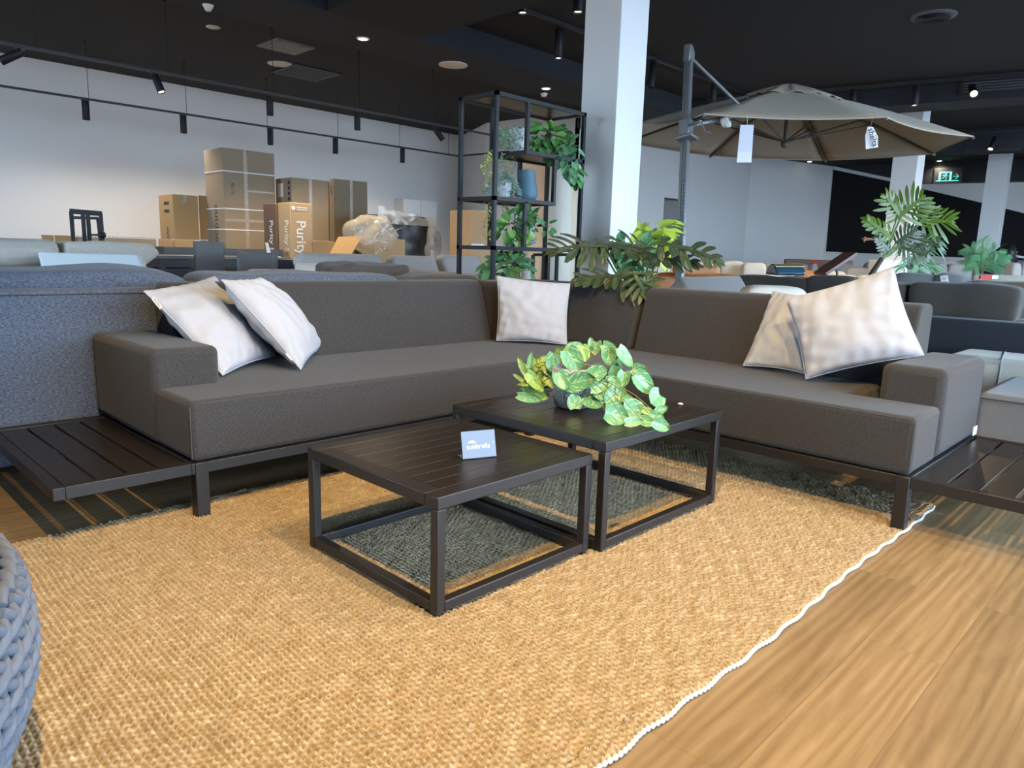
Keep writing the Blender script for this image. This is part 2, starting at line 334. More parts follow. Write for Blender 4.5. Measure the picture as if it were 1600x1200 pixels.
# columns
struct('column_1', MB().box(5.227, 5.625, 3.916, 4.306, 0, H), M['colm'], bevel=.006)
struct('column_2', MB().box(14.96, 15.39, 4.33, 4.76, 0, H), M['colm'], bevel=.006)
struct('column_3', MB().box(21.15, 21.58, 4.12, 4.55, 0, H), M['colm'], bevel=.006)
# ================================================================= LAMPS
def spot(name, loc, target, e, col=(1, .78, .5), size=math.radians(70), blend=.5, r=.04, parent=None):
    l = bpy.data.lights.new(name, 'SPOT'); l.energy = e; l.color = col; l.spot_size = size; l.spot_blend = blend; l.shadow_soft_size = r
    o = bpy.data.objects.new(name, l); COL.objects.link(o)
    d = (V(target)-V(loc)).normalized(); o.rotation_euler = d.to_track_quat('-Z', 'Y').to_euler()
    o.location = V(loc)-(OFF[parent] if parent else V((0, 0, 0)))
    if parent: o.parent = parent
    return o
def track_spot(loc, aim, label, e=0, size=60, L=.26, r=.045, group='track spotlights', col=(1, .78, .5), lit=True, soft=.045, drop=.05):
    """cylinder head hung from a track at loc, pointing along aim"""
    loc = V(loc); aim = V(aim).normalized(); t = thing('track_spotlight', label, 'spotlight', loc, group)
    piv = loc-V((0, 0, drop)); b0 = piv-aim*.03
    MB().box(loc.x-.05, loc.x+.05, loc.y-.018, loc.y+.018, loc.z-.022, loc.z).tube([loc-V((0, 0, .02)), piv], .010, 6).build('adapter', M['black'], t)
    b1 = b0+aim*L
    MB().lathe(b0, [(r*.96, 0), (r, .005), (r, L-.004), (r*.93, L), (r*.80, L-.02)], 18, aim, capt=False).build('head', M['blackm'], t, smooth=True)
    MB().lathe(b1-aim*.022, [(r*.80, 0), (r*.80, .004)], 16, aim).build('lens', M['bulb'] if lit else M['black'], t)
    if e: spot('spot_beam', b1+aim*.01, b1+aim, e, col, math.radians(size), .6, soft, t)
    return t
WARM = (1, .67, .30)
for (x, y, tx, ty, e, sz) in KEYS:
    track_spot((x, y, 3.45), V((tx, ty, 0))-V((x, y, 3.3)), 'black track spotlight above the seating area, out of the photo', e, sz, col=WARM, group='spotlights over the seating area', soft=.03)
for (y, x0, x1) in ((.4, -.6, 4.2),): 
    tr = MB().box(x0, x1, y-.017, y+.017, 3.45, 3.48).build('lighting_track', M['black'], label='black lighting track over the seating area', cat='lighting track')
# visible tracks in front of the left wall
def track(pts, z, cables, label):
    t = thing('lighting_track', label, 'lighting track', V((*pts[0], z))); m = MB()
    for a, b in zip(pts, pts[1:]): m.beam((*a, z), (*b, z), .035, .03)
    m.build('rail', M['black'], t)
    for x, y in cables: MB().tube([(x, y, z+.01), (x, y, H)], .004, 5).lathe((x, y, H-.02), [(.02, 0), (.02, .02)], 8).build('suspension_cable', M['blackm'], t)
track([(-3, 12.38), (10.9, 12.38), (11.05, 9.2)], 3.05, [(x, 12.38) for x in (.8, 2.2, 3.63, 5.05, 6.44, 7.86, 9.30, 10.6)], 'thin black suspended track running along the white wall, nearer to it')
track([(-3, 9.55), (10.4, 9.55)], 3.02, [(x, 9.55) for x in (.9, 2.32, 3.70, 5.07, 6.44, 7.83, 9.2)], 'thin black suspended track crossing the dark ceiling before the first')
names = ['leftmost on', 'second from the left on', 'third from the left on', 'fourth from the left on', 'fifth from the left on']
for (u, v), nm in zip([(133, 158), (286, 181), (422, 200), (524, 217), (629, 233)], names):
    p = P(u, v, y=12.38); track_spot((p.x, 12.38, 3.04), (0, .02, -1), 'short black spotlight pointing down, %s the track nearest the white wall' % nm, 85, 165, .27, .05, group='downward spotlights on the wall track', col=(1, .88, .74))
track_spot((*P(30, 78, y=9.55)[:2], 3.0), (-.75, .2, -.5), 'black spotlight tilted far to the left at the left end of its track', 0, L=.24, lit=False, group='spotlights on the nearer track')
track_spot((*P(243, 117, y=9.55)[:2], 3.0), (.18, -.35, -.9), 'black spotlight glowing bright toward the camera above the left boxes', 110, 110, L=.22, group='spotlights on the nearer track')
track_spot((*P(421, 143, y=9.55)[:2], 3.0), (0, 0, -1), 'straight black spotlight above the tallest cardboard box', 150, 140, L=.25, group='spotlights on the nearer track')
track_spot((*P(558, 168, y=9.55)[:2], 3.0), (0, 0, -1), 'straight black spotlight above the right pair of tall boxes', 150, 140, L=.25, group='spotlights on the nearer track')
track_spot((*P(680, 197, y=9.55)[:2], 3.0), (.5, -.35, -.8), 'black spotlight tilted right and glowing beside the shelving unit', 60, 110, L=.24, group='spotlights on the nearer track')
# track fixed under the ceiling, passing behind the first column
tk = thing('lighting_track', 'black track on the dark ceiling passing behind the tall column', 'lighting track', (5, 6.38, H)); MB().box(6.0, 12.1, 6.36, 6.40, H-.04, H).build('rail', M['black'], tk)
for u, v, L, lab in ((817, 8, .14, 'short black cylinder downlight left of the tall column'), (874, 52, .36, 'long black cylinder downlight just left of the tall column'), (904, -6, .22, 'black cylinder downlight touching the tall column at the top edge')):
    p = P(u, v, z=H-.04); track_spot((p.x, p.y, H), (0, 0, -1), lab, 0, 90, L, .055, group='cylinder downlights by the tall column', drop=.02)
track_spot((9.35, 6.38, H-.04), (-.25, -.1, -.9), 'unlit black spotlight tilted on the ceiling track behind the parasol post', 0, L=.4, r=.05, lit=False, group='spotlights behind the parasol')
track_spot((11.1, 6.38, H-.04), (0, 0, -1), 'unlit black spotlight above the parasol strut, on the ceiling track', 0, L=.3, r=.05, lit=False, group='spotlights behind the parasol')
for u, v, aim, lab, e in ((1335, 138, (0, 0, -1), 'black cylinder spotlight above the parasol, left of the second column', 160), (1433, 132, (-.05, 0, -1), 'black cylinder spotlight above the top of the second column', 160), (1520, 131, (-.75, -.3, -.5), 'spotlight glaring straight at the camera beside the air grille', 120)):
    p = Pn(u, v, (12.35, 6.1, 0), BN); track_spot((p.x, p.y, p.z), aim, lab, e, 130 if aim[0] > -.5 else 70, .30, .055, group='spotlights before the dark bulkhead')
p = Pn(1556, 212, (17.6, 5, 0), BN); track_spot((p.x, p.y, p.z), (-.55, .1, -.8), 'white-rimmed spotlight tilted left above the third column', 60, 130, .32, .05, group='spotlights before the dark bulkhead')
tk = thing('lighting_track', 'black track along the dark bulkhead above the parasol', 'lighting track', (12.35, 6.1, 3.8)); a = V((12.35, 6.1, 3.79)); MB().beam(a-BD*1, a+BD*8, .035, .06).build('rail', M['black'], tk)
tk = thing('lighting_track', 'black track along the farther dark bulkhead above the third column', 'lighting track', (17.6, 5, 3.8)); a = V((17.62, 5.06, 3.0)); a = Pn(1556, 208, (17.6, 5, 0), BN); MB().beam(a-BD*1.2+V((0, 0, .02)), a+BD*5+V((0, 0, .02)), .035, .04).box(a.x-.01, a.x+.01, a.y-.01, a.y+.01, a.z, H).build('rail', M['black'], tk)
# recessed lights and ceiling fittings
def disc(name, p, prof, mat, label, cat, group=None, n=24):
    t = thing(name, label, cat, p, group); MB().lathe(p, prof, n).build('rim', mat[0], t, smooth=True)
    if len(mat) > 1: MB().lathe(p, [(prof[0][0]*.72, -.012), (prof[0][0]*.72, -.004)], n).build('lens', mat[1], t)
    return t
whitep = plain('white_plastic', (.72, .66, .60), .5); rec = [(.075, -.01), (.08, -.006), (.08, 0)]
disc('recessed_light', P(567, 60, z=3.54), rec, (whitep, M['bulbw']), 'small lit recessed light in the long dark bulkhead', 'ceiling light')
for u_, v_, z_, e_ in ((567, 60, 3.5, 170), (853, 138, 3.5, 120), (1468, 251, 3.8, 120)): q_ = P(u_, v_, z=z_+.04); spot('recessed_beam', (q_.x, q_.y, z_), (q_.x, q_.y-.4, 0), e_, (1, .84, .62), math.radians(150), 1, .05)
disc('recessed_light', P(853, 138, z=3.54), rec, (whitep, M['bulbw']), 'small lit recessed light just above the black shelving unit', 'ceiling light')
disc('recessed_light', P(1265, 252, z=H), rec, (whitep, M['bulbw']), 'small lit recessed light under the far edge of the parasol', 'ceiling light')
disc('recessed_light', P(1468, 251, z=H), rec, (whitep, M['bulbw']), 'tiny lit recessed light above the green exit sign', 'ceiling light')
disc('smoke_detector', P(850, 146, z=3.54), [(.035, -.05), (.05, -.03), (.055, 0)], (whitep,), 'round pale smoke detector below the small light over the shelving', 'smoke detector')
disc('smoke_detector', P(325, 8, z=3.54), [(.03, -.06), (.045, -.03), (.06, 0)], (whitep,), 'white smoke detector hanging at the top edge of the photo', 'smoke detector')
disc('ceiling_speaker', P(333, 42, z=H), [(.08, -.012), (.09, -.006), (.09, 0)], (whitep,), 'small white disc on the dark ceiling above the left tracks', 'ceiling speaker')
disc('ceiling_speaker', P(438, 100, z=H), [(.13, -.015), (.19, -.008), (.20, 0)], (whitep,), 'large white round speaker on the dark ceiling above the tall box', 'ceiling speaker')
disc('ceiling_speaker', P(708, 101, z=3.54), [(.16, -.02), (.20, -.01), (.20, 0)], (whitep,), 'pale oval-looking disc under the long bulkhead before the shelving', 'ceiling speaker')
t = disc('ceiling_speaker', P(1458, 25, z=H), [(.10, -.005), (.19, -.02), (.24, -.012), (.25, 0)], (M['grey'],), 'round black ringed speaker on the ceiling at the upper right', 'ceiling speaker')
p = P(1458, 25, z=H); 
for r in (.05, .09, .13, .17): MB().lathe(p, [(r, -.032), (r+.012, -.034), (r+.012, -.02)], 24, capb=False, capt=False).build('ring', M['blackm'], t)
# square vents
for q, s, mt, lab in (((447, 72), .30, plain('grey_diffuser', (.22, .23, .22), .6, var=.3, vscale=18), 'pale grey square air vent on the dark ceiling'), ((478, 113), .42, M['black'], 'black square air vent on the dark ceiling beyond the white speaker')):
    p = P(*q, z=H); t = thing('air_vent', lab, 'air vent', p); MB().box(p.x-s, p.x+s, p.y-s, p.y+s, H-.02, H).build('frame', mt, t)
    mm = MB(); [mm.beam((p.x-s*.85, p.y+i*s*.16, H-.025), (p.x+s*.85, p.y+i*s*.16, H-.025), .04, .006) for i in range(-5, 6)]; mm.build('slats', mt, t)
p = Pn(1590, 128, (12.6, 6.18, 0), BN); t = thing('air_grille', 'long black slotted air grille in the bulkhead at the right edge', 'air vent', p)
mm = MB(); mm.beam(p-BD*.75+BN*.01, p+BD*1.2+BN*.01, .02, .26); mm.build('frame', M['black'], t)
mm = MB(); [mm.beam(p-BD*.7+BN*.03+V((0, 0, z)), p+BD*1.2+BN*.03+V((0, 0, z)), .02, .012) for z in (-.09, -.05, -.01, .03, .07)]; mm.build('slats', M['grey'], t)
p = Pn(1552, 228, (17.93, 5.06, 0), BN); t = thing('air_grille', 'black slotted air grille above the third column', 'air vent', p)
mm = MB(); mm.beam(p-BD*.5+BN*.01, p+BD*.5+BN*.01, .02, .22); mm.build('frame', M['black'], t)
mm = MB(); [mm.beam(p-BD*.46+BN*.03+V((0, 0, z)), p+BD*.46+BN*.03+V((0, 0, z)), .02, .012) for z in (-.06, -.02, .02, .06)]; mm.build('slats', M['blackm'], t)
# exit sign
green = plain('exit_green', (.05, .45, .36), .5, emit=((.10, .75, .60), .9)); p = Pn(1481, 276, F0+FNn*.36, FNn); p = V((p.x, p.y, p.z))
t = thing('exit_sign', 'green running man exit sign with an arrow pointing right', 'exit sign', p)
def sg(a, z): return p+FD*a+V((0, 0, z))+FNn*.03
mm = MB(); mm.prism([sg(-.34, -.18)-FNn*.05, sg(.34, -.18)-FNn*.05, sg(.34, .24)-FNn*.05, sg(-.34, .24)-FNn*.05], FNn*.05); mm.build('housing', M['black'], t)
mm = MB()
def sq(a0, a1, z0, z1): mm.prism([sg(a0, z0), sg(a1, z0), sg(a1, z1), sg(a0, z1)], FNn*.008)
sq(-.22, -.17, -.10, .12); sq(.04, .09, -.10, .12); sq(-.22, .09, .10, .13); sq(-.28, .27, -.125, -.105)
for a, b in (((-.07, .03), (-.10, -.03)), ((-.10, -.03), (-.15, -.05)), ((-.07, .03), (-.03, -.04)), ((-.03, -.04), (-.05, -.09)), ((-.06, .05), (-.13, .03)), ((-.06, .05), (0, .01))): mm.beam(sg(*a), sg(*b), .022, .012)
mm.ball(sg(-.045, .075), .02, 6, 5)
mm.beam(sg(.12, 0), sg(.25, 0), .03, .012); mm.beam(sg(.19, .07), sg(.26, 0), .03, .012); mm.beam(sg(.19, -.07), sg(.26, 0), .03, .012); mm.build('pictogram', green, t)
# ================================================================= RUG (knotted jute height field)
RX0, RX1, RY0, RY1 = -1.25, 3.33, .735, 2.735
nx, ny = 1145, 520
xs = np.linspace(RX0, RX1, nx); ys = np.linspace(RY0, RY1, ny); X, Y = np.meshgrid(xs, ys)
rng = np.random.default_rng(3)
# knots: rows of diagonal loops; x pitch .021, y pitch .0155
px, py = .0155, .0205
wx = X+.003*np.sin(Y*9+1)+.002*np.sin(Y*23); wy = Y+.0035*np.sin(X*7)+.002*np.sin(X*19+2)
row = np.floor(wx/px).astype(int); fx = wx/px-row
sh = (row % 2)*.5+.12*np.sin(row*1.7); cyv = wy/py+sh+(fx-.5)*.45; cell = np.floor(cyv).astype(int); fy = cyv-cell
hsh = ((row*73856093) ^ (cell*19349663)) & 1023; amp = .75+.45*(hsh/1023.)
h = np.sqrt(np.clip(1-((fx-.5)/.56)**2*1.0-((fy-.5)/.54)**2*1.0, 0, 1))*amp
h += .10*np.sin((fx+fy*.6)*14)*(h > .2)
Z = .004+.0125*h+.0025*np.sin(X*3.1)*np.sin(Y*4.3)+.0025
edge = np.minimum(np.minimum(X-RX0, RX1-X), np.minimum(Y-RY0, RY1-Y)); Z = np.where(edge < .001, .0, Z)
Yr = Y+np.where(Y < RY0+.05, .004*np.sin(X*38)+.006*np.sin(X*5+2), 0)+np.where(Y > RY1-.05, .012*np.sin(X*6+1)+.004*np.sin(X*40), 0)
vs_ = np.stack([X, Yr, Z], -1).reshape(-1, 3).astype(np.float32)
me = bpy.data.meshes.new('jute_rug'); nv = nx*ny; me.vertices.add(nv); me.vertices.foreach_set('co', vs_.ravel())
i = (np.arange(ny-1)[:, None]*nx+np.arange(nx-1)[None, :]).ravel(); q = np.stack([i, i+1, i+nx+1, i+nx], 1).astype(np.int32)
me.loops.add(q.size); me.loops.foreach_set('vertex_index', q.ravel()); me.polygons.add(len(q)); me.polygons.foreach_set('loop_start', (np.arange(len(q))*4).astype(np.int32))
me.polygons.foreach_set('loop_total', np.full(len(q), 4, np.int32)) if False else None
me.update(calc_edges=True); me.validate(); me.materials.append(M['rug']); me.shade_smooth()
rug = bpy.data.objects.new('jute_rug', me); COL.objects.link(rug); OFF[rug] = V((0, 0, 0))
meta(rug, 'large golden woven jute rug under the coffee tables', 'rug')
mm = MB()
xx = RX0
while xx < RX1-.01:
    y = RY0-.002+.004*math.sin(xx*38)+.006*math.sin(xx*5+2); mm.ball((xx, y, .009), (.0085, .0065, .0075), 6, 4); xx += .0155
mm.build('edge_binding', M['rugedge'], rug, smooth=True, label='pale undyed corded edge')
# ================================================================= CORNER SOFA
FR, FB, ST = .22, .178, .444            # frame top, frame bottom, seat top
def slats_box(m, x0, x1, y0, y1, n, along):
    pass
def soft(name, x0, x1, y0, y1, z0, z1, mat, par, r=.03, seg=3, camber=0, **k):
    """upholstered block: bevelled box, optional crowned top"""
    m = MB().box(x0, x1, y0, y1, z0, z1)
    o = m.build(name, mat, par, bevel=r, seg=seg, **k)
    return o
def back_x(name, x0, x1, yb, yt, yr, z0, z1, mat, par, r=.05, seam=True):      # back rest running along X, leaning face toward -Y
    m = MB().prism([(x0, yb, z0), (x0, yt, z1-.03), (x0, yt+.04, z1), (x0, yr-.02, z1), (x0, yr, z1-.03), (x0, yr, z0)], (x1-x0, 0, 0)); return m.build(name, mat, par, bevel=r, seg=4)
def back_y(name, y0, y1, xb, xt, xr, z0, z1, mat, par, r=.05):
    m = MB().prism([(xb, y0, z0), (xr, y0, z0), (xr, y0, z1-.03), (xr-.02, y0, z1), (xt+.04, y0, z1), (xt, y0, z1-.03)], (0, y1-y0, 0)); return m.build(name, mat, par, bevel=r, seg=4)
# left sofa ------------------------------------------------------
sl = thing('corner_sofa', 'charcoal outdoor sofa section along the back, with a slatted metal shelf at its left end', 'sofa', (1.01, 2.56, 0), 'corner sofa sections')
mt = M['metal']
m = MB(); m.box(1.0, 3.9, 2.56, 2.60, FB, FR-.002).box(1.0, 3.93, 3.52, 3.56, FB, FR-.002).box(3.88, 3.92, 2.60, 3.52, FB, FR-.002).box(1.0, 1.04, 2.60, 3.52, FB, FR-.002)
for x in (1.7, 2.4, 3.1): m.box(x, x+.03, 2.6, 3.52, FB+.005, FR-.01)
m.build('frame', mt, sl, bevel=.002)
for x, y in ((1.012, 2.556), (1.012, 3.51), (3.3, 3.51), (2.84, 2.60)): MB().box(x, x+.048, y, y+.048, .0, FR-.001).build('leg', mt, sl, bevel=.003)
sh = MB().box(.564, .60, 2.56, 3.56, FB, FR).box(.60, 1.0, 2.56, 2.596, FB, FR).box(.60, 1.0, 3.52, 3.565, FB, FR).build('shelf_rim', mt, sl, bevel=.002)
for i in range(4): x = .604+i*.0995; MB().box(x, x+.0885, 2.597, 3.519, FR-.012, FR-.003).build('shelf_slat', M['metaltop'], sl, bevel=.001)
soft('seat', 1.008, 3.70, 2.568, 3.40, FR, ST, M['charcoal'], sl, .022)
soft('armrest', .995, 1.262, 2.88, 3.60, FR+.003, .596, M['charcoal'], sl, .03)
back_x('backrest', 1.27, 3.235, 3.315, 3.43, 3.585, ST-.02, .822, M['charcoal'], sl, .035)
soft('corner_backrest', 3.25, 3.61, 3.315, 3.585, ST-.02, .818, M['charcoal'], sl, .04)
sm = plain('seam_thread', (.05, .052, .056), .9)
def seam(pts, par, r=.0022, mat=None): MB().tube(pts, r, 5).build('seam', mat or sm, par, smooth=True)
seam([(1.03, 2.5705, ST-.010), (3.8, 2.5705, ST-.010)], sl); seam([(1.0085, 2.573, FR+.01), (1.0085, 2.573, ST-.02)], sl)
# right sofa -----------------------------------------------------
sr = thing('corner_sofa', 'charcoal outdoor corner sofa section at the right with an armrest and open slatted shelf', 'sofa', (2.9, .73, 0), 'corner sofa sections')
m = MB(); m.box(2.9, 2.94, .73, 2.555, FB, FR-.002).box(3.86, 3.90, .73, 2.555, FB, FR-.002).box(2.94, 3.86, .73, .765, FB, FR-.002).box(2.94, 3.86, 2.51, 2.55, FB, FR-.002)
for y in (1.3, 1.9): m.box(2.94, 3.86, y, y+.03, FB+.005, FR-.01)
m.build('frame', mt, sr, bevel=.002)
for x, y in ((2.893, .728), (3.85, .728), (2.893, 2.49), (3.85, 2.49)): MB().box(x, x+.048, y, y+.048, 0, FR-.001).build('leg', mt, sr, bevel=.003)
MB().box(2.897, 3.90, .262, .298, FB, FR).box(2.897, 2.933, .298, .727, FB, FR).box(3.862, 3.90, .298, .727, FB, FR).build('shelf_rim', mt, sr, bevel=.002)
for i in range(4): y = .302+i*.106; MB().box(2.936, 3.859, y, y+.094, FR-.012, FR-.003).build('shelf_slat', M['metaltop'], sr, bevel=.001)
soft('seat', 2.905, 3.235, .735, 2.56, FR, ST, M['charcoal'], sr, .022)
soft('seat', 3.10, 3.72, 1.09, 2.562, FR, ST-.001, M['charcoal'], sr, .022)
soft('armrest', 3.225, 3.885, .727, .975, FR+.003, .594, M['charcoal'], sr, .034)
back_y('backrest', .985, 2.50, 3.615, 3.725, 3.935, ST-.02, .818, M['charcoal'], sr, .045)
back_y('backrest', 2.53, 3.585, 3.615, 3.725, 3.935, ST-.002, .818, M['charcoal'], sr, .045)
seam([(2.9075, .76, ST-.010), (2.9075, 2.55, ST-.010)], sr); seam([(2.9075, .7385, FR+.01), (2.9075, .7385, ST-.02)], sr)
lb = MB().box(3.80, 3.86, .722, .726, .235, .275).build('care_tag', M['paper'], sr)
# ================================================================= COFFEE TABLES
def coffee(name, label, x, y, s, h, nsl, par=None):
    t = thing(name, label, 'coffee table', (x+s/2, y+s/2, 0), 'black metal coffee tables'); z0 = .014; b = .036; w = .030
    m = MB().box(x, x+s, y, y+b*1.5, h-b, h).box(x, x+s, y+s-b*1.5, y+s, h-b, h).box(x, x+b*1.5, y+b*1.5, y+s-b*1.5, h-b, h).box(x+s-b*1.5, x+s, y+b*1.5, y+s-b*1.5, h-b, h)
    m.build('table_rim', mt, t, bevel=.003)
    m = MB(); g = .0035; a0 = y+b*1.5+g; W = (s-b*3-g)/nsl
    for i in range(nsl): m.box(x+b*1.5+.001, x+s-b*1.5-.001, a0+i*W, a0+(i+1)*W-g, h-.012, h-.0006)
    m.build('slatted_top', M['metaltop'], t, bevel=.001)
    for i, j in ((0, 0), (1, 0), (0, 1), (1, 1)):
        lx = x+i*(s-w); ly = y+j*(s-w); lg = MB().box(lx, lx+w, ly, ly+w, z0+.008, h-b).build('leg', mt, t, bevel=.003)
        MB().lathe((lx+w/2, ly+w/2, z0-.006), [(.011, 0), (.012, .014)], 10).build('foot_glide', M['black'], lg)
    zb, zt = z0+.012, z0+.012+w
    MB().box(x+w, x+s-w, y, y+w, zb, zt).build('floor_rail', mt, t, bevel=.003); MB().box(x+w, x+s-w, y+s-w, y+s, zb, zt).build('floor_rail', mt, t, bevel=.003)
    MB().box(x, x+w, y+w, y+s-w, zb, zt).build('floor_rail', mt, t, bevel=.003); MB().box(x+s-w, x+s, y+w, y+s-w, zb, zt).build('floor_rail', mt, t, bevel=.003)
    return t
coffee('coffee_table', 'low square black metal coffee table with the small sign on it', 1.176, 1.398, .66, .3592, 8)
coffee('coffee_table', 'taller square black metal coffee table carrying the potted plant', 1.862, 1.366, .764, .3998, 8)
# card holder with its sign
zt = .3592
a, b_, c_ = V((1.462, 1.618, zt+.002)), V((1.568, 1.577, zt+.002)), None
ex = (b_-a); W = ex.length; ex.normalize(); ey = V((-ex.y, ex.x, 0)); up = (V((0, 0, 1))*.96+ey*.27).normalized()
card = plain('silver_blue_acrylic', (.095, .13, .20), .35)
t = thing('sign_holder', 'small pale blue L-shaped counter sign on the lower coffee table', 'sign', (a+b_)/2)
MB().prism([a, b_, b_+up*.086, a+up*.086], ey*.002).build('panel', card, t)
MB().prism([a, b_, b_+ey*.05, a+ey*.05], (0, 0, .002)).build('foot', card, t)
def text(s, org, ex, up, size, mat, par, ext=.0006, name='lettering', align='LEFT', bold=0):
    c = bpy.data.curves.new(name, 'FONT'); c.body = s; c.size = size; c.extrude = ext; c.align_x = align; c.offset = bold
    c.materials.append(mat); o = bpy.data.objects.new(name, c); COL.objects.link(o)
    ex = V(ex).normalized(); up = V(up); up = (up-ex*up.dot(ex)).normalized(); nz = ex.cross(up)
    org = V(org)-(OFF[par] if par else V((0, 0, 0)))
    o.matrix_world = Matrix(((ex.x, up.x, nz.x, org.x), (ex.y, up.y, nz.y, org.y), (ex.z, up.z, nz.z, org.z), (0, 0, 0, 1)))
    if par: o.parent = par
    OFF[o] = OFF.get(par, V((0, 0, 0))); return o
wink = plain('sign_white', (.85, .92, .95), .5)
fn = ex.cross(up).normalized()*.0012
text('sunbrella', a+ex*.014+up*.030+fn, ex, up, .0222, wink, t, .0003)
text('\u00ae', a+ex*.1035+up*.044+fn, ex, up, .006, wink, t, .0003)
m = MB(); c0 = a+ex*.0335+up*.0485+fn
m.prism([c0+ex*(.0125*math.cos(q))+up*(.0075*math.sin(q)) for q in np.linspace(0, math.pi, 12)], -fn*.4); m.build('umbrella_emblem', wink, t)
p = P(1063, 632, z=.4); MB().lathe((p.x, p.y, .4001), [(.010, 0), (.012, .003), (.007, .006)], 12).build('round_plug', M['paper'], smooth=True, label='tiny white round plug on the taller coffee table', cat='plug')
# ================================================================= SCATTER CUSHIONS
def cushion(name, corners, thick, label, mat, group='white scatter cushions', seed=1, tag=None, pinch=.06):
    """corners: tl, tr, br, bl in space; puffed with pinched corners and gathered edges"""
    tl, tr, br, bl = [V(c) for c in corners]; cen = (tl+tr+br+bl)/4; nrm = ((tr-tl)+(br-bl)).cross((bl-tl)+(br-tr)).normalized()
    if nrm.dot(CC-cen) < 0: nrm = -nrm
    t = thing(name, label, 'cushion', cen, group); n = 48; m = MB(); rows = {}
    def pt(i, j, side):
        u = i/n; v = j/n; su = math.sin(math.pi*u); sv = math.sin(math.pi*v)
        e = (max(su, 0)**.45)*(max(sv, 0)**.45)
        uu = u+(.5-u)*pinch*max(sv, 0)**1; vv = v+(.5-v)*pinch*max(su, 0)**1
        p = tl*(1-uu)*(1-vv)+tr*uu*(1-vv)+br*uu*vv+bl*(1-uu)*vv
        nz = noise.noise(V((u*3+seed*7, v*3, side*3+seed)))*.16; ed = min(u, 1-u, v, 1-v)
        g = math.sin((u+v*.3)*46+seed)*.5+math.sin((v-u*.2)*39+seed*2)*.5; rid = g*.012*max(0, 1-ed/.20)*min(1, ed/.03)
        wr = noise.noise(V((u*7+seed, v*7-seed, side)))*.012*e
        return p+nrm*side*(thick*.5*e*(1+nz)+rid*thick*4+wr)
    ids = {}
    def vid(i, j, side):
        if i in (0, n) or j in (0, n): side = 1
        k = (i, j, side)
        if k not in ids: ids[k] = len(m.v); m.v.append(pt(i, j, side if not (i in (0, n) or j in (0, n)) else 0))
        return ids[k]
    for side in (1, -1):
        for i in range(n):
            for j in range(n):
                q = [vid(i, j, side), vid(i, j+1, side), vid(i+1, j+1, side), vid(i+1, j, side)]
                m.f.append(q if side == 1 else q[::-1]); m.mi.append(0)
    m.build('cover', mat, t, smooth=True, ang=80)
    edge = [pt(i, 0, 0) for i in range(0, n+1, 2)]+[pt(n, j, 0) for j in range(2, n+1, 2)]+[pt(i, n, 0) for i in range(n-2, -1, -2)]+[pt(0, j, 0) for j in range(n-2, -1, -2)]
    MB().tube(edge, .0028, 5).build('edge_seam', mat, t, smooth=True)
    if tag:
        q, w_, h_, kind = tag; q = V(q); MB().prism([q, q+V(w_), q+V(w_)+V(h_), q+V(h_)], nrm*.002).build('care_label', M['paper'], t)
        if kind:
            text(kind, q+V(h_)*.25+V(w_)*.04+nrm*.0025, V(w_), V(h_), V(h_).length*.8, M['ink'], t, .0002)
            MB().lathe(q+V(w_)*.86+V(h_)*.5+nrm*.003, [(V(h_).length*.36, 0), (V(h_).length*.36, .0006)], 12, nrm).build('gold_dot', plain('gold_dot', (.8, .55, .12), .5), t)
    return t
zs = ST+.012
bl = P(348, 586, z=zs); br = P(432, 556, z=zs+.01)
tl = V(Pl(225, 455, bl, .50)); tr = P(335, 432, D=(CF.dot(br-CC))+.02)
q0 = P(237, 468, D=CF.dot(tl-CC)-.015); q1 = P(250, 484, D=CF.dot(tl-CC)-.02)
cushion('scatter_cushion', (tl, tr, br, bl), .17, 'white square cushion lying across the left armrest with a label at its corner', M['white'], seed=1, tag=(q0, q1-q0, (P(252, 480, D=2.9)-P(249, 485, D=2.9))*1.0, 'MALAKI'))
bl = P(470, 577, z=zs); br = P(504, 545, z=zs)+V((0, 0, .01)); tl = Pl(346, 437, bl, .52); tr = P(408, 434, D=CF.dot(tl-CC)+.24)
cushion('scatter_cushion', (tl, tr, br, bl), .19, 'white square cushion leaning in front of the one on the left armrest', M['white'], seed=2, tag=(P(446, 553, D=2.93), P(455, 563, D=2.93)-P(446, 553, D=2.93), P(447.5, 552, D=2.93)-P(446, 553, D=2.93), None))
bl = V((3.20, 3.22, zs)); bl = P(776, 530, z=zs-.0); br = P(884, 536, z=zs); tl = Pl(777, 431, bl, .40); tr = Pl(890, 443, br, .40)
bl -= V((.05, .05, 0)); br -= V((.05, .05, 0)); tl -= V((.03, .03, 0)); tr -= V((.03, .03, 0))
cushion('scatter_cushion', (tl, tr, br, bl), .13, 'white square cushion standing upright in the corner of the sofa', M['white'], seed=3, pinch=.05)
bl = P(1161, 571, z=zs); br = P(1268, 586, z=zs); tl = Pl(1208, 455, bl, .46); tr = Pl(1290, 462, br, .46)
cushion('scatter_cushion', (tl, tr, br, bl), .14, 'cream lit cushion half hidden behind the big white one at the right', M['white'], seed=4)
bl = P(1259, 592, z=zs); br = P(1444, 555, z=.612); tl = Pl(1227, 467, bl, .44, False); tr = P(1396, 417, D=CF.dot(br-CC)+.16)
tl = P(1227, 467, D=CF.dot(bl-CC)+.12)
cushion('scatter_cushion', (tl, tr, br, bl), .17, 'large white cushion tilted on one corner against the right armrest', M['white'], seed=5)
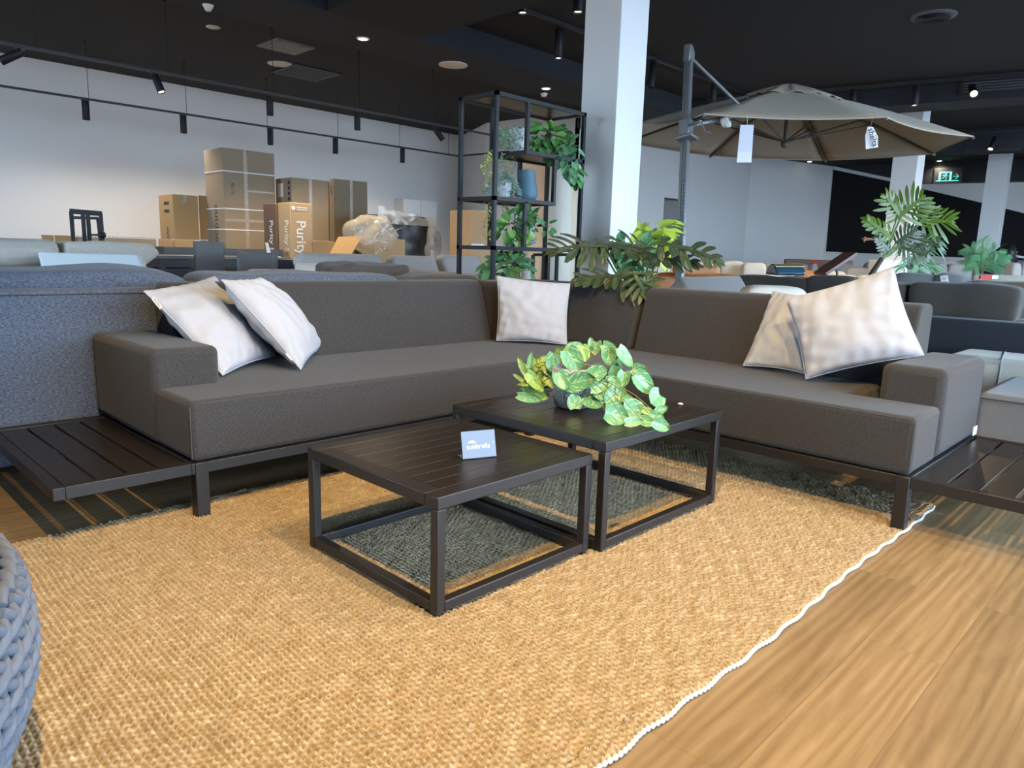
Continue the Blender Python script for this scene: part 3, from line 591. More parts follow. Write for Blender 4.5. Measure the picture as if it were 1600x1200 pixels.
# ================================================================= WOVEN POUF
pc = V((-.39, 1.615, .012)); t = thing('rope_pouf', 'round pale rope-woven side table with a taupe top at the left edge', 'side table', pc)
def rad(z): s = z/.39; return .55+.125*math.sin(min(1, s*1.05+.05)*math.pi*.62)**1.0
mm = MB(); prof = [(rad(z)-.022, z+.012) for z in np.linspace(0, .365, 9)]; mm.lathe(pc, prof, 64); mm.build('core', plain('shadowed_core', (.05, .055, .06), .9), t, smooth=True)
mm = MB(); mm.lathe(pc+V((0, 0, .402)), [(.60, -.01), (.652, -.004), (.652, .0), (.64, .003)], 64); mm.build('top', M['pouftop'], t, smooth=True)
mm = MB(); rows_ = 8; nn = 76
for r_ in range(rows_):
    z0 = .018+r_*.0468
    for k in range(nn):
        a0 = 2*math.pi*(k+.5*(r_ % 2))/nn
        if not (-1.6 < math.atan2(math.sin(a0), math.cos(a0)) < 1.2): continue
        da = 2*math.pi/nn
        for sg_, zz in ((1, 0), (-1, .014)):
            pts = []
            for s in (0, .25, .5, .75, 1):
                a_ = a0+da*(s*1.15-.1 if sg_ > 0 else 1.0-s*1.0); z = z0+zz+s*.038; R = rad(min(z, .37))-.004+.012*math.sin(math.pi*s)*(1 if sg_ > 0 else .55)
                pts.append(pc+V((R*math.cos(a_), R*math.sin(a_), z)))
            mm.tube(pts, [.0085, .0105, .011, .0105, .0085], 8)
mm.build('rope_weave', M['rope'], t, smooth=True)
mm = MB(); nn = 74
for k in range(nn):
    a0 = 2*math.pi*k/nn; pts = []
    for s in (0, .3, .6, 1): a_ = a0+s*.13; R = .662-.022*s; pts.append(pc+V((R*math.cos(a_), R*math.sin(a_), .400+.012*math.sin(s*math.pi))))
    mm.tube(pts, [.006, .0105, .0105, .006], 8)
mm.build('braided_rim', M['rope'], t, smooth=True)
# ================================================================= BACKGROUND, LEFT
def puff(name, c, hs, mat, par, k=5, nz=.03, nsc=3, R=None, n=12, seed=0, **kw):
    """pillow-like block: superellipsoid with wrinkled surface"""
    m = MB(); c = V(c); ids = {}
    def vid(a, b_, d):
        key = (a, b_, d)
        if key not in ids:
            p = V((a, b_, d))*(2/n)-V((1, 1, 1)); L = (abs(p.x)**k+abs(p.y)**k+abs(p.z)**k)**(1/k); p = p/L
            q = V((p.x*hs[0], p.y*hs[1], p.z*hs[2])); f = noise.noise(q*nsc+V((seed*5, seed, 0)))
            q += V((p.x, p.y, p.z)).normalized()*f*nz
            ids[key] = len(m.v); m.v.append(c+((R @ q) if R else q))
        return ids[key]
    for ax in range(3):
        for s in (0, n):
            for i in range(n):
                for j in range(n):
                    def at(i, j):
                        q = [0, 0, 0]; q[ax] = s; q[(ax+1) % 3] = i; q[(ax+2) % 3] = j; return vid(*q)
                    f = [at(i, j), at(i+1, j), at(i+1, j+1), at(i, j+1)]; m.f.append(f if s else f[::-1]); m.mi.append(0)
    return m.build(name, mat, par, smooth=True, ang=70, **kw)
# big blue-grey sofa seen from behind
t = thing('sofa', 'long blue-grey sofa seen from behind at the far left', 'sofa', (1.2, 4.1, 0))
soft('back_panel', -1.6, 3.62, 3.62, 3.78, .03, .787, M['bluegrey'], t, .02)
soft('base', -1.6, 3.62, 3.79, 4.55, .06, .44, M['bluegrey'], t, .04)
for x0, x1, s_ in ((-1.5, .05, 1), (.06, 1.55, 2), (1.57, 2.88, 3)):
    puff('back_cushion', ((x0+x1)/2, 3.92, .665), ((x1-x0)/2, .145, .20), M['bluegrey'], t, 7, .05, 2.6, n=20, seed=s_)
puff('back_cushion', (3.25, 3.93, .655), (.37, .14, .19), M['dark'], t, 5, .04, 2.5, n=16, seed=5, label='browner end cushion')
MB().tube([(-1.5, 3.617, .765), (3.6, 3.617, .765)], .003, 5).build('seam', sm, t)
p = P(563, 421, y=4.35); t = thing('loose_cushion', 'crumpled dark grey cushion lying on the back of the blue-grey sofa', 'cushion', (p.x, 4.35, .8)); puff('cover', (p.x, 4.30, p.z-.04), (.33, .12, .085), M['dark'], t, 7, .03, 7, n=20, seed=9)
# beige sofa and pale cushion behind it
Y0 = 8.0; a = P(0, 378, y=Y0); b_ = P(93, 380, y=Y0); c_ = P(250, 385, y=Y0); zb = .73
t = thing('sofa', 'beige boucle sofa with wide low back cushions behind the blue-grey sofa', 'sofa', (1.2, 8.4, 0))
soft('base', a.x-1.5, P(266, 420, y=Y0-.7).x, Y0-.9, Y0+.5, .0, .70, M['beige'], t, .05)
soft('back_cushion', a.x-1.4, b_.x, Y0-.05, Y0+.35, .74, 1.0, M['beige'], t, .09)
m = MB().prism([(b_.x+.03, Y0-.05, .74), (c_.x-.22, Y0-.05, .72), (c_.x, Y0-.05, .88), (c_.x-.08, Y0-.05, .985), (c_.x-.3, Y0-.05, .99), (b_.x+.03, Y0-.05, .985)], (0, .42, 0)); m.build('back_cushion', M['beige'], t, bevel=.05, seg=4)
q = [P(56, 391, D=6.5), P(218, 395, D=6.5), P(237, 430, D=6.25), P(70, 434, D=6.25)]; q[2] += V((0, 0, -.08)); q[3] += V((0, 0, -.08)); nn = (q[1]-q[0]).cross(q[3]-q[0]).normalized()
if nn.dot(CC-q[0]) < 0: nn = -nn
t = thing('foam_cushion', 'pale blue bare foam slab leaning on the beige sofa', 'cushion', q[3]); MB().prism(q, -nn*.14).build('slab', M['paleblue'], t, bevel=.035, seg=4)
p = P(145, 372, y=8.7); t = thing('grey_chair', 'light grey shell chair top peeping over the beige sofa', 'chair', (p.x, 9, 0))
puff('backrest', (p.x, 8.45, .86), (.24, .05, .14), M['lightgrey'], t, 3, .0); MB().box(p.x-.22, p.x+.22, 8.42, 8.8, .40, .46).build('seat', M['lightgrey'], t, bevel=.02)
for i in (-1, 1):
    for j in (0, 1): MB().tube([(p.x+i*.19, 8.45+j*.3, .42), (p.x+i*.2, 8.45+j*.3, 0)], .012, 6).build('leg', M['blackm'], t)
# black metal frame standing up behind
Y0 = 9.35; W_ = lambda u, v: P(u, v, y=Y0)
t = thing('metal_frame', 'upturned black metal table frame in front of the white wall', 'table frame', (W_(134, 380).x, Y0, 0))
m = MB(); m.beam(W_(109.5, 330), W_(158.5, 334), .05, .055); m.build('top_bar', M['blackm'], t)
for u, v, u2 in ((111, 330, 112), (129, 329, 131), (137, 332, 140), (157, 333, 160)):
    q = W_(u, v); MB().box(q.x-.017, q.x+.017, Y0-.02, Y0+.02, 0, q.z).build('upright', M['blackm'], t)
q0, q1 = P(116, 340, y=8.9), P(153, 341, y=8.9); m = MB(); m.beam(q0, q1, .03); m.beam(q1, V((q1.x+.06, 8.9, 0)), .03); m.build('inner_frame', M['blackm'], t)
q = P(159, 367, y=8.9); MB().ball(q, .045).tube([q, V((q.x, 9.3, q.z))], .012, 6).build('knob', M['blackm'], t, smooth=True)
# ---------------- cardboard boxes
def pbox(ul, um, ur, vt, Y):
    p = P(um, vt, y=Y); x1 = P(ur, vt, y=Y).x; y1 = P(ul, vt, x=p.x).y; return p.x, x1, Y, y1, p.z
def carton(label, ul, um, ur, vt, Y, mat, z0=0, name='cardboard_box', tapes=(), straps=(), group='cardboard boxes by the white wall', flaps=True):
    x0, x1, y0, y1, z = pbox(ul, um, ur, vt, Y); t = thing(name, label, 'box', ((x0+x1)/2, (y0+y1)/2, z0), group)
    MB().box(x0, x1, y0, y1, z0, z).build('carton', mat, t, bevel=.008)
    for f in tapes: xx = x0+(x1-x0)*f; MB().box(xx-.03, xx+.03, y0-.003, y0-.0005, z0+.02, z+.001).build('tape', M['tape'], t)
    for zz in straps:
        z_ = z0+(z-z0)*zz; m = MB(); m.box(x0-.004, x1+.004, y0-.006, y0-.001, z_-.008, z_+.008).box(x0-.006, x0-.001, y0-.006, y1, z_-.008, z_+.008); m.build('strap', M['paper'], t)
    return t, (x0, x1, y0, y1, z)
t, B = carton('tallest brown cardboard box, standing upright and tied with white straps', 318, 347, 428, 230, 11.3, M['cardg'], tapes=(.42,), straps=(.86, .50, .63))
x0, x1, y0, y1, z = B
def fin(o):
    return o
text('outdoor', (x0-.003, y0+.35, 1.62), (0, 0, -1), (0, -1, 0), .20, M['ink'], t, .0008)
text('KL-12', (x0+.12, y0-.003, 1.95), (0, 0, -1), (1, 0, 0), .07, M['ink'], t, .0008)
MB().box(x0+(x1-x0)*.42, x1, y0-.004, y0-.001, 1.83, 1.86).build('tape', M['tape'], t); MB().box(x0, x1, y0-.004, y0-.001, 1.36, 1.40).build('tape', M['tape'], t)
t, B = carton('orange-lit cardboard box left of the tallest one, tied with a strap', 247, 269, 309, 303, 11.9, M['card'], straps=(.60,)); x0, x1, y0, y1, z = B
text('outdoor', (x0-.003, y0+.28, 1.25), (0, 0, -1), (0, -1, 0), .13, M['ink'], t, .0008); MB().box(x0+.16, x0+.22, y0-.004, y0-.001, z-.12, z).build('tape', M['tape'], t)
for zz in (z-.16, z-.28): MB().box(x0-.004, x0-.001, y0+.15, y0+.35, zz, zz+.05).build('printed_mark', M['ink'], t)
carton('narrow orange-lit box squeezed between the strapped box and the tallest box', 309.5, 310, 336, 305, 11.95, M['card'], straps=(.60,))
for (ul, um, ur, vt, mt_, lab, Y) in ((64, 66, 84, 367, 'card', 'small low cardboard box at the left end of the long row', 10.3), (84.5, 85, 118, 367.5, 'card', 'second low cardboard box of the long row, orange brown', 10.3), (118, 121, 244, 370, 'cardg', 'long flat cardboard box wrapped in shiny clear film', 10.3), (247, 248, 270, 373, 'card', 'small cardboard box in front of the orange-lit strapped box', 10.5), (271, 272, 304, 374, 'card', 'flat cardboard box left of the high-backed grey chair', 10.5)):
    t, B = carton(lab, ul, um, ur, vt, Y, M[mt_]); 
    if 'film' in lab:
        film = plain('shiny_film', (.55, .52, .46), .15, alpha=.35, spec=.8, bmp=.8, bscale=14); x0, x1, y0, y1, z = B
        MB().grid(lambda a, b: V((x0-.01+(x1-x0+.02)*a, y0-.012+(y1-y0)*b, z+.012+.006*math.sin(a*60)*math.sin(b*13))), 40, 6).build('film', film, t, smooth=True)
t, B = carton('cardboard box with an orange-lit side and a white delivery label', 430, 455, 513, 277, 11.0, M['cardg'], tapes=(.5,)); x0, x1, y0, y1, z = B
MB().box(x0-.004, x0-.001, y0+.27, y0+.43, z-.30, z-.08).build('delivery_label', M['paper'], t)
for i in range(4): MB().box(x0-.004, x0-.001, y0+.05, y0+.11, z-.36+i*.085, z-.31+i*.085).build('printed_mark', M['ink'], t)
t, B = carton('tall cardboard box at the right of the stack with a dark shaded side', 514, 522, 574, 279, 11.4, M['cardg'], tapes=(.5,)); x0, x1, y0, y1, z = B
text('TOP', (x0-.003, y0+.13, z-.1), (0, 0, -1), (0, -1, 0), .09, M['ink'], t, .0008)
carton('cardboard box behind the two tall ones showing only its lit top edge', 497, 503, 516, 282, 11.9, M['card'])
t, B = carton('upright brown carton lettered Purity S in white on two sides', 434, 453, 486, 316, 9.8, M['card2']); x0, x1, y0, y1, z = B
text('Purity S', (x0+.10, y0-.003, 1.38), (0, 0, -1), (1, 0, 0), .21, M['inkw'], t, .0008, bold=.003); text('Purity S', (x0-.003, y0+.16, 1.38), (0, 0, -1), (0, -1, 0), .15, M['inkw'], t, .0008, bold=.002)
MB().lathe((x0+.05, y0-.003, z-.08), [(.032, 0), (.032, .002)], 16, (0, -1, 0)).lathe((x0+.05, y0-.0045, z-.08), [(.02, 0), (.02, .002)], 16, (0, -1, 0)).build('round_logo', M['inkw'], t)
for dz in (.06, .09): MB().box(x0+.10, x0+.28, y0-.004, y0-.001, z-dz-.015, z-dz).build('small_print', M['inkw'], t)
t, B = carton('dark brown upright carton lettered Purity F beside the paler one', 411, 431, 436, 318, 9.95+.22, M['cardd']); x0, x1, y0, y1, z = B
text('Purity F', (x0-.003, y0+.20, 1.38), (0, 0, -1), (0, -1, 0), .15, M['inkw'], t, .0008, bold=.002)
carton('low plain cardboard box right of the lettered cartons', 487, 488, 523, 376, 9.9, M['card2'])
t, B = carton('open cardboard box topped with crumpled clear plastic and one flap folded out', 566, 570, 633, 372, 9.4, M['card2']); x0, x1, y0, y1, z = B
fl = [V((x0, y0, z)), V((x0, y1, z)), P(515, 398, y=9.1), P(529, 370, y=9.4)]; fl = [P(566, 369, y=9.4), P(548, 399, y=9.2), P(514, 399, y=9.2), P(529, 370, y=9.4)]
MB().prism(fl, (0, .006, 0)).build('flap', M['card'], t)
def film_blob(name, label, c, hs, seed, col, alpha, n=26, nz=.10, dark=False, cat='plastic wrap', par=None, nsc=4):
    mat = plain('film_'+name+str(seed), col, .12, alpha=alpha, spec=.9, bmp=.9, bscale=16) if not dark else plain('film_black'+str(seed), col, .18, spec=.8, bmp=.9, bscale=12)
    t = par or thing(name, label, cat, (c[0], c[1], c[2]-hs[2])); o = puff('film', c, hs, mat, t, 3.2, nz, nsc, n=n, seed=seed); return t
cx = (x0+x1)/2-.08; cc = P(590, 366, y=9.4)
film_blob('plastic_wrap', 'crumpled clear plastic bag piled over the open box', (cc.x, 9.55, cc.z+.0), (.42, .26, .25), 3, (.62, .58, .50), .38)
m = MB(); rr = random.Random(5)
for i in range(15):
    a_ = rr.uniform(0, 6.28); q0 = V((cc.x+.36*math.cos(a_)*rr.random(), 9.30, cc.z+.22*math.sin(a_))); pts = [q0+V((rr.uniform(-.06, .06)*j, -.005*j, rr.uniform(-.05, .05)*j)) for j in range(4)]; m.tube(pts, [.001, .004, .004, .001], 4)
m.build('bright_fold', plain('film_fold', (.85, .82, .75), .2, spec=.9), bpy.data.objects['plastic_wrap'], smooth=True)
p = P(625, 345, y=10.0); t = thing('wrapped_furniture', 'bulky furniture wrapped in shiny black plastic', 'wrapped furniture', (p.x, 10, 0))
q0, q1 = P(585, 333, y=9.9), P(675, 337, y=9.9)
puff('black_film', ((q0.x+q1.x)/2, 10.2, (q0.z)/2), ((q1.x-q0.x)/2, .35, q0.z/2), plain('black_film', (.004, .0045, .006), .35, spec=.45, bmp=1, bscale=9), t, 9, .022, 5, n=24, seed=4)
tf = MB(); tf.grid(lambda a, b: V((q0.x+(q1.x-q0.x)*a, 9.80+.03*noise.noise(V((a*9, b*3, 0))), q0.z-.16+b*(.27-.16*a)+.05*b*noise.noise(V((a*6, 0, 3))))), 24, 4); tf.build('clear_edge', plain('film_edge', (.5, .46, .40), .2, alpha=.55, spec=.9, bmp=.8, bscale=14), t, smooth=True)
p = P(690, 360, y=9.6); film_blob('wrapped_furniture', 'smaller piece wrapped in clear plastic right of the black bundle', (p.x+.02, 9.92, .72), (.17, .17, .72), 6, (.42, .42, .42), .5, nsc=7, nz=.04)
p = P(690, 360, y=9.6); 
t, B = carton('tall cardboard box with an orange side left of the shelving unit', 703, 736, 768, 328, 9.0, M['card2']); x0, x1, y0, y1, z = B; MB().box(x0+.02, x0+.30, y0-.004, y0-.001, 1.08, 1.13).build('tape', M['paper'], t)
x0, x1, y0, y1, z = pbox(617, 631, 683, 310, 13.85); t = thing('wall_cabinet', 'white two-door cabinet hung on the far white wall', 'cabinet', ((x0+x1)/2, 14, z-.75))
MB().box(x0, x1, 13.87, 14.2, z-.75, z).build('body', M['wall'], t, bevel=.004); xm = (x0+x1)/2
MB().box(x0+.005, xm-.004, 13.85, 13.868, z-.745, z-.005).build('door', M['paper'], t, bevel=.003); MB().box(xm+.004, x1-.005, 13.85, 13.868, z-.745, z-.005).build('door', M['paper'], t, bevel=.003)
# dark table, chairs, low dark units
Y0 = 9.0; a = P(248, 399, y=Y0); b_ = P(455, 403, y=Y0); zt_ = a.z
t = thing('dining_table', 'long dark blue-black table behind the two grey chairs', 'table', ((a.x+b_.x)/2, Y0+.4, 0))
dk = plain('blue_black_lacquer', (.014, .018, .028), .4)
MB().box(a.x, b_.x, Y0, Y0+.75, zt_-.04, zt_).build('table_top', plain('grey_table_top', (.10, .10, .105), .4), t, bevel=.004); MB().box(a.x+.03, b_.x-.03, Y0+.03, Y0+.7, zt_-.14, zt_-.045).build('apron', dk, t)
for x in (a.x+.02, b_.x-.08):
    for y in (Y0+.02, Y0+.67): MB().box(x, x+.06, y, y+.06, 0, zt_-.04).build('leg', dk, t)
MB().box(a.x+.05, a.x+.45, Y0+.1, Y0+.6, 0, zt_-.15).build('drawer_unit', dk, t, bevel=.004)
t = thing('low_cabinet', 'dark blue-black low cabinet behind the long table', 'cabinet', (a.x+.3, 9.9, 0)); q0, q1 = P(254, 384, y=9.9), P(440, 391, y=9.9)
MB().box(q0.x, q1.x, 9.86, 10.15, 0, q0.z-.01).build('body', plain('slate_grey_lacquer', (.05, .055, .06), .5), t, bevel=.004)
q0, q1 = P(456, 406, y=8.4), P(484, 409, y=8.4); t = thing('side_cabinet', 'dark navy side cabinet at the left end of the light grey sofa', 'cabinet', (q0.x, 8.5, 0)); MB().box(q0.x, q1.x+.2, 8.4, 8.8, 0, q0.z).build('body', dk, t, bevel=.004); MB().box(q0.x+.01, q1.x+.19, 8.385, 8.398, .1, q0.z-.03).build('door', dk, t)
gv = plain('grey_leatherette', (.13, .135, .14), .55, bmp=.05, bscale=200)
def chair(label, ul, ur, vt, Y, curve):
    a, b = P(ul, vt, y=Y), P(ur, vt, y=Y); t = thing('dining_chair', label, 'chair', ((a.x+b.x)/2, Y+.25, 0), 'grey high-backed dining chairs'); W = b.x-a.x
    m = MB(); n = 10
    def f(u, v): return V((a.x+W*(u+.04*(1-v)*(.5-u)), Y+curve*math.sin(math.pi*u), .45+(a.z-.45)*v-(curve*.5*math.sin(math.pi*u) if v > .9 else 0)))
    m.grid(f, n, 10); m.build('backrest', gv, t, smooth=True, solid=.035)
    MB().box(a.x+.02, b.x-.02, Y+.03, Y+.48, .42, .48).build('seat', gv, t, bevel=.02)
    for i in (0, 1):
        for j in (0, 1): x = a.x+.04+i*(W-.1); y = Y+.05+j*.38; MB().tube([(x, y, .43), (x, y, 0)], .014, 6).build('leg', M['blackm'], t)
    return t, a, b
chair('grey high-backed dining chair below the tallest cardboard box', 302, 349, 376.5, 8.2, .0)
t, a, b_ = chair('wider grey dining chair with a dipped top edge below the tall box', 371, 434, 391, 7.6, .07)
q0 = P(415, 378, y=7.9); t = thing('hang_tag', 'white paper tag standing on the table behind the wider grey chair', 'tag', V((q0.x+.04, 9.1, zt_)))
q0 = P(414.5, 379, y=9.1); MB().prism([q0, q0+V((.04, 0, .0)), V((q0.x+.09, 9.1, zt_)), V((q0.x+.03, 9.1, zt_))], (0, .004, 0)).box(q0.x-.05, q0.x+.18, 9.02, 9.2, zt_, zt_+.012).build('tag', M['paper'], t)
# light grey three-seat sofa
Y0 = 6.3; zs_ = P(600, 432, y=Y0).z
t = thing('sofa', 'light grey sofa with three separate slanted backrests', 'sofa', (P(610, 430, y=Y0).x, Y0+.5, 0))
for ul, ur, vt in ((466, 608, 395), (612, 692, 399), (690, 762, 398)):
    a, b = P(ul, vt, y=Y0), P(ur, vt, y=Y0); x0, x1 = a.x, b.x
    m = MB().prism([(x0+.10, Y0, a.z-.24), (x1+.0, Y0, a.z-.24), (x1-.10, Y0, a.z), (x0+.05, Y0, a.z), (x0, Y0, a.z-.08)], (0, .16, 0)); m.build('backrest', M['lightgrey'], t, bevel=.045, seg=4)
a, b = P(458, 427, y=Y0-.7), P(756, 433, y=Y0-.7); soft('base', a.x, P(735, 433, y=Y0-.7).x, Y0-.75, Y0+.2, .0, P(480, 426, y=Y0-.7).z, plain('pinkish_fabric', (.56, .44, .36), .95, bmp=.2, bscale=300), t, .05)
a = P(480, 411, y=Y0-.35); b = P(503, 411, y=Y0-.35); soft('armrest', a.x, b.x+.5, Y0-.5, Y0-.1, .4, a.z, M['cream'], t, .04)
# ================================================================= SHELVING UNIT
SX, SY, SX1, SY1, SZ = 4.0, 4.12, 5.08, 4.55, 2.2; w = .030
t = thing('shelving_unit', 'tall open black metal shelving unit with plants behind the sofa corner', 'shelving unit', (SX, SY, 0))
for nm, b_ in (('post', (SX, SY, 0, SZ)), ('post', (SX, SY1-w, 0, SZ)), ('post', (SX1-w, SY, 0, SZ)), ('post', (SX1-w, SY1-w, 0, SZ)), ('post', (4.345, SY, 1.81, SZ-w)), ('post', (4.69, SY, 1.43, 1.79)), ('post', (4.345, SY, 1.05, 1.41)), ('post', (4.345, SY1-w, 1.81, SZ-w)), ('post', (4.65, SY, 0, 1.02)), ('post', (4.66, SY1-w, 0, 1.02)), ('post', (4.69, SY1-w, 1.43, 1.79)), ('post', (4.345, SY1-w, 1.05, 1.41))):
    x, y, z0, z1 = b_; MB().box(x, x+w, y, y+w, z0, z1).build(nm, M['blackm'], t)
m = MB(); m.box(SX, SX1, SY, SY+w, SZ-w, SZ).box(SX, SX1, SY1-w, SY1, SZ-w, SZ).box(SX, SX+w, SY, SY1, SZ-w, SZ).box(SX1-w, SX1, SY, SY1, SZ-w, SZ); m.build('top_frame', M['blackm'], t)
olive = plain('smoked_shelf_board', (.05, .042, .028), .35)
for x0, x1, z in ((SX, SX1, SZ-.002), (4.345, SX1, 1.81), (SX, 4.72, 1.43), (SX, SX1, 1.05), (SX, 4.68, .62)):
    m = MB(); m.box(x0, x1, SY, SY+w, z-w, z).box(x0, x1, SY1-w, SY1, z-w, z).box(x0, x0+w, SY+w, SY1-w, z-w, z).box(x1-w, x1, SY+w, SY1-w, z-w, z)
    if z < SZ-.01: s_ = m.build('shelf', M['blackm'], t)
    else: s_ = t
    MB().box(x0+w, x1-w, SY+w, SY1-w, z-.016, z-.004).build('board', olive, s_)
# blue vase
vz = plain('matt_blue_ceramic', (.075, .155, .20), .6, bmp=.15, bscale=30); p = P(841, 315, z=1.434); p = V((4.545, 4.30, 1.432))
t = thing('vase', 'matt blue ceramic vase tapering upwards on the middle shelf', 'vase', p)
MB().lathe(p, [(.055, 0), (.085, .012), (.098, .05), (.092, .10), (.078, .18), (.067, .245), (.069, .25), (.060, .25), (.062, .2)], 32, capt=False).build('body', vz, t, smooth=True, ang=60)
p = V((4.545+.01, 4.32, 1.052)); 
# things behind the shelving: boards and tapered column
p = P(876, 300, D=8.4); t = thing('tapered_pedestal', 'tall pale tapered column lamp behind the shelving unit', 'lamp', (p.x, p.y, 0))
MB().lathe((p.x, p.y, 0), [(.16, 0), (.16, .6), (.14, 1.4), (.12, 2.05)], 28).build('body', plain('pale_plaster', (.62, .58, .50), .8, bmp=.3, bscale=40), t, smooth=True)
a = P(872, 256, D=9.2); b = P(908, 256, D=9.2); t = thing('display_board', 'cream display board standing behind the shelving by the tall column', 'board', ((a.x+b.x)/2, (a.y+b.y)/2, 0))
d_ = (b-a); d_.z = 0; MB().prism([V((a.x, a.y, 0)), V((b.x, b.y, 0))+d_, V((b.x, b.y, 0))+d_+V((.03, .03, 0)), V((a.x, a.y, 0))+V((.03, .03, 0))], (0, 0, a.z)).build('board', plain('cream_board', (.72, .62, .46), .8), t)
a = P(816, 250, D=9.6); b = P(862, 254, D=9.6); a0 = P(826, 400, D=9.6); t = thing('display_board', 'peach coloured board with a slanted left edge behind the blue vase', 'board', ((a.x+b.x)/2, (a.y+b.y)/2, 0))
d0 = (a0-a)*((a.z)/(a.z-a0.z)); MB().prism([a, a+d0, V((b.x, b.y, (a+d0).z)), V((b.x, b.y, b.z))], (.02, .02, 0)).build('board', plain('peach_board', (.74, .50, .32), .8), t)
gl = plain('smoky_glass', (.45, .55, .60), .08, trans=.6, alpha=.55); p = V((4.60, 4.42, 1.053)); t = thing('glass_cylinder', 'tall clear glass cylinder on the shelf under the blue vase', 'vase', p); MB().lathe(p, [(.05, 0), (.05, .30), (.047, .30), (.047, .01)], 24, capt=False).build('body', gl, t, smooth=True)
# dark metal furniture glimpsed under the lowest visible shelf
a, b = P(833, 398, D=7.6), P(908, 398, D=7.6); t = thing('console_table', 'slim black metal console glimpsed below the shelving right of the plants', 'table', (a.x, a.y, 0)); m = MB(); m.beam(a, b, .03); m.beam(a-V((0, 0, .32)), b-V((0, 0, .32)), .03)
m.build('rails', M['blackm'], t)
for f in (0, .5, 1): q = a.lerp(b, f); MB().beam(q, V((q.x, q.y, 0)), .03).build('leg', M['blackm'], t)
# ================================================================= PARASOL
zr = 2.25
vt = [P(u, v, z=zr) for u, v in [(1100, 178), (1385, 183), (1521, 213), (1460, 240), (1290, 250), (1110, 243), (974, 222), (984, 196)]]
hub = sum(vt, V((0, 0, 0)))/8; hub = V((hub.x, hub.y, zr)); apex = hub+V((0, 0, .50))
t = thing('cantilever_parasol', 'large open taupe cantilever parasol hanging from a grey side post', 'parasol', (5.66, 3.47, 0))
can = fabric('taupe_canopy', (.33, .265, .185), (.40, .325, .235), 500, bs=.2); can.node_tree.nodes['Principled BSDF'].inputs['Transmission Weight'].default_value = 0
m = MB()
for i in range(8):
    a, b = vt[i], vt[(i+1) % 8]
    def f(u, v, a=a, b=b):
        e = a.lerp(b, u); s = 4*u*(1-u); e = e+(hub-e)*.045*s*v; p = apex.lerp(e, .12+.88*v); r = .12+.88*v; p.z = apex.z-(apex.z-zr)*(r**1.25)-s*.02*r; return p
    m.grid(f, 8, 8)
m.build('canopy', can, t, smooth=True, solid=.004, ang=12)
m = MB()
for i in range(8):
    a, b = vt[i], vt[(i+1) % 8]
    def f(u, v, a=a, b=b): e = a.lerp(b, u); r = .30*v; p = apex.lerp(e, r+.001); p.z = apex.z+.06-(.17)*v**1.3+.015*math.sin(u*math.pi*4)*v; return p
    m.grid(f, 10, 4)
m.build('vent_cap', can, t, smooth=True, solid=.004)
m = MB(); pm = plain('grey_powder_coat', (.17, .175, .18), .35, metal=.3); dkm = plain('dark_taupe_rib', (.07, .06, .05), .5)
hb_ = hub+V((0, 0, -.02+.0))
for i, a in enumerate(vt):
    mid = apex.lerp(a, .55); mid.z = apex.z-(apex.z-zr)*(.55**1.25)-.02; tip = a+V((0, 0, -.015)); m = MB(); pts = [apex-V((0, 0, .03)), mid, tip]; m.tube(pts, .011, 6); m.build('rib', dkm, t, smooth=True)
    MB().tube([hb_, mid], .009, 6).box(mid.x-.02, mid.x+.02, mid.y-.02, mid.y+.02, mid.z-.03, mid.z+.02).build('strut', dkm, t)
    MB().ball(tip, .014, 6, 5).build('rib_tip', M['grey'], t)
MB().tube([apex-V((0, 0, .02)), hb_-V((0, 0, .02))], .018, 10).ball(hb_-V((0, 0, .02)), .04, 10, 7).build('hub', dkm, t, smooth=True)
# edge binding of the canopy
for i in range(8):
    a, b = vt[i], vt[(i+1) % 8]; pts = []
    for u in np.linspace(0, 1, 9): e = a.lerp(b, u); s = 4*u*(1-u); e = e+(hub-e)*.045*s; e.z -= .0; pts.append(e+V((0, 0, -s*.02)))
    MB().tube(pts, .006, 5).build('edge_binding', plain('pale_binding', (.45, .40, .32), .8) if i == 0 else bpy.data.materials['pale_binding'], t)
pb = P(1062, 430, D=6.397); pt_ = P(1076, 80, D=6.547); pb0 = V((pb.x, pb.y, 0)); top = V((pb.x+.04, pb.y+.03, pt_.z)); base = pb0.lerp(pb0, 1)
top = P(1076, 92, D=6.536); dn = (top-pb); pb0 = pb-dn*(pb.z/dn.z)+V((0, 0, .02))
MB().beam(pb0, top, .075, .055, up=(1, 0, 0)).build('post', pm, t, bevel=.012)
dirp = (top-pb0).normalized(); m = MB()
for s_ in (-.012, .012): m.beam(pb0+V((-.028, -.008+s_, 0))+dirp*.9, top+V((-.028, -.008+s_, 0)), .006)
m.build('post_groove', dkm, t)
cap = top; m = MB(); m.prism([cap+V((-.045, -.035, -.03)), cap+V((.05, -.035, -.03)), cap+V((.05, -.035, .05)), cap+V((.01, -.035, .11)), cap+V((-.045, -.035, .12))], (0, .07, 0)); m.build('post_cap', pm, t, bevel=.01)
j2 = P(1157, 166, D=6.687); MB().tube([top+V((.02, 0, .02)), j2], .018, 8).ball(j2, .03, 8, 6).build('diagonal_strut', pm, t, smooth=True)
cl = pb0+dirp*((P(1069, 200, D=6.455).z)/dirp.z); MB().beam(cl-dirp*.09, cl+dirp*.06, .105, .095, up=(1, 0, 0)).build('sliding_clamp', pm, t, bevel=.012)
MB().beam(cl-dirp*.13+V((-.03, -.03, 0)), cl-dirp*.10+V((-.03, -.03, 0)), .17, .14, up=(1, 0, 0)).build('clamp_handle', pm, t, bevel=.01)
ar = P(1130, 186, D=6.513); MB().tube([cl, ar, apex-V((0, 0, .06))], .024, 10).build('arm', pm, t, smooth=True)
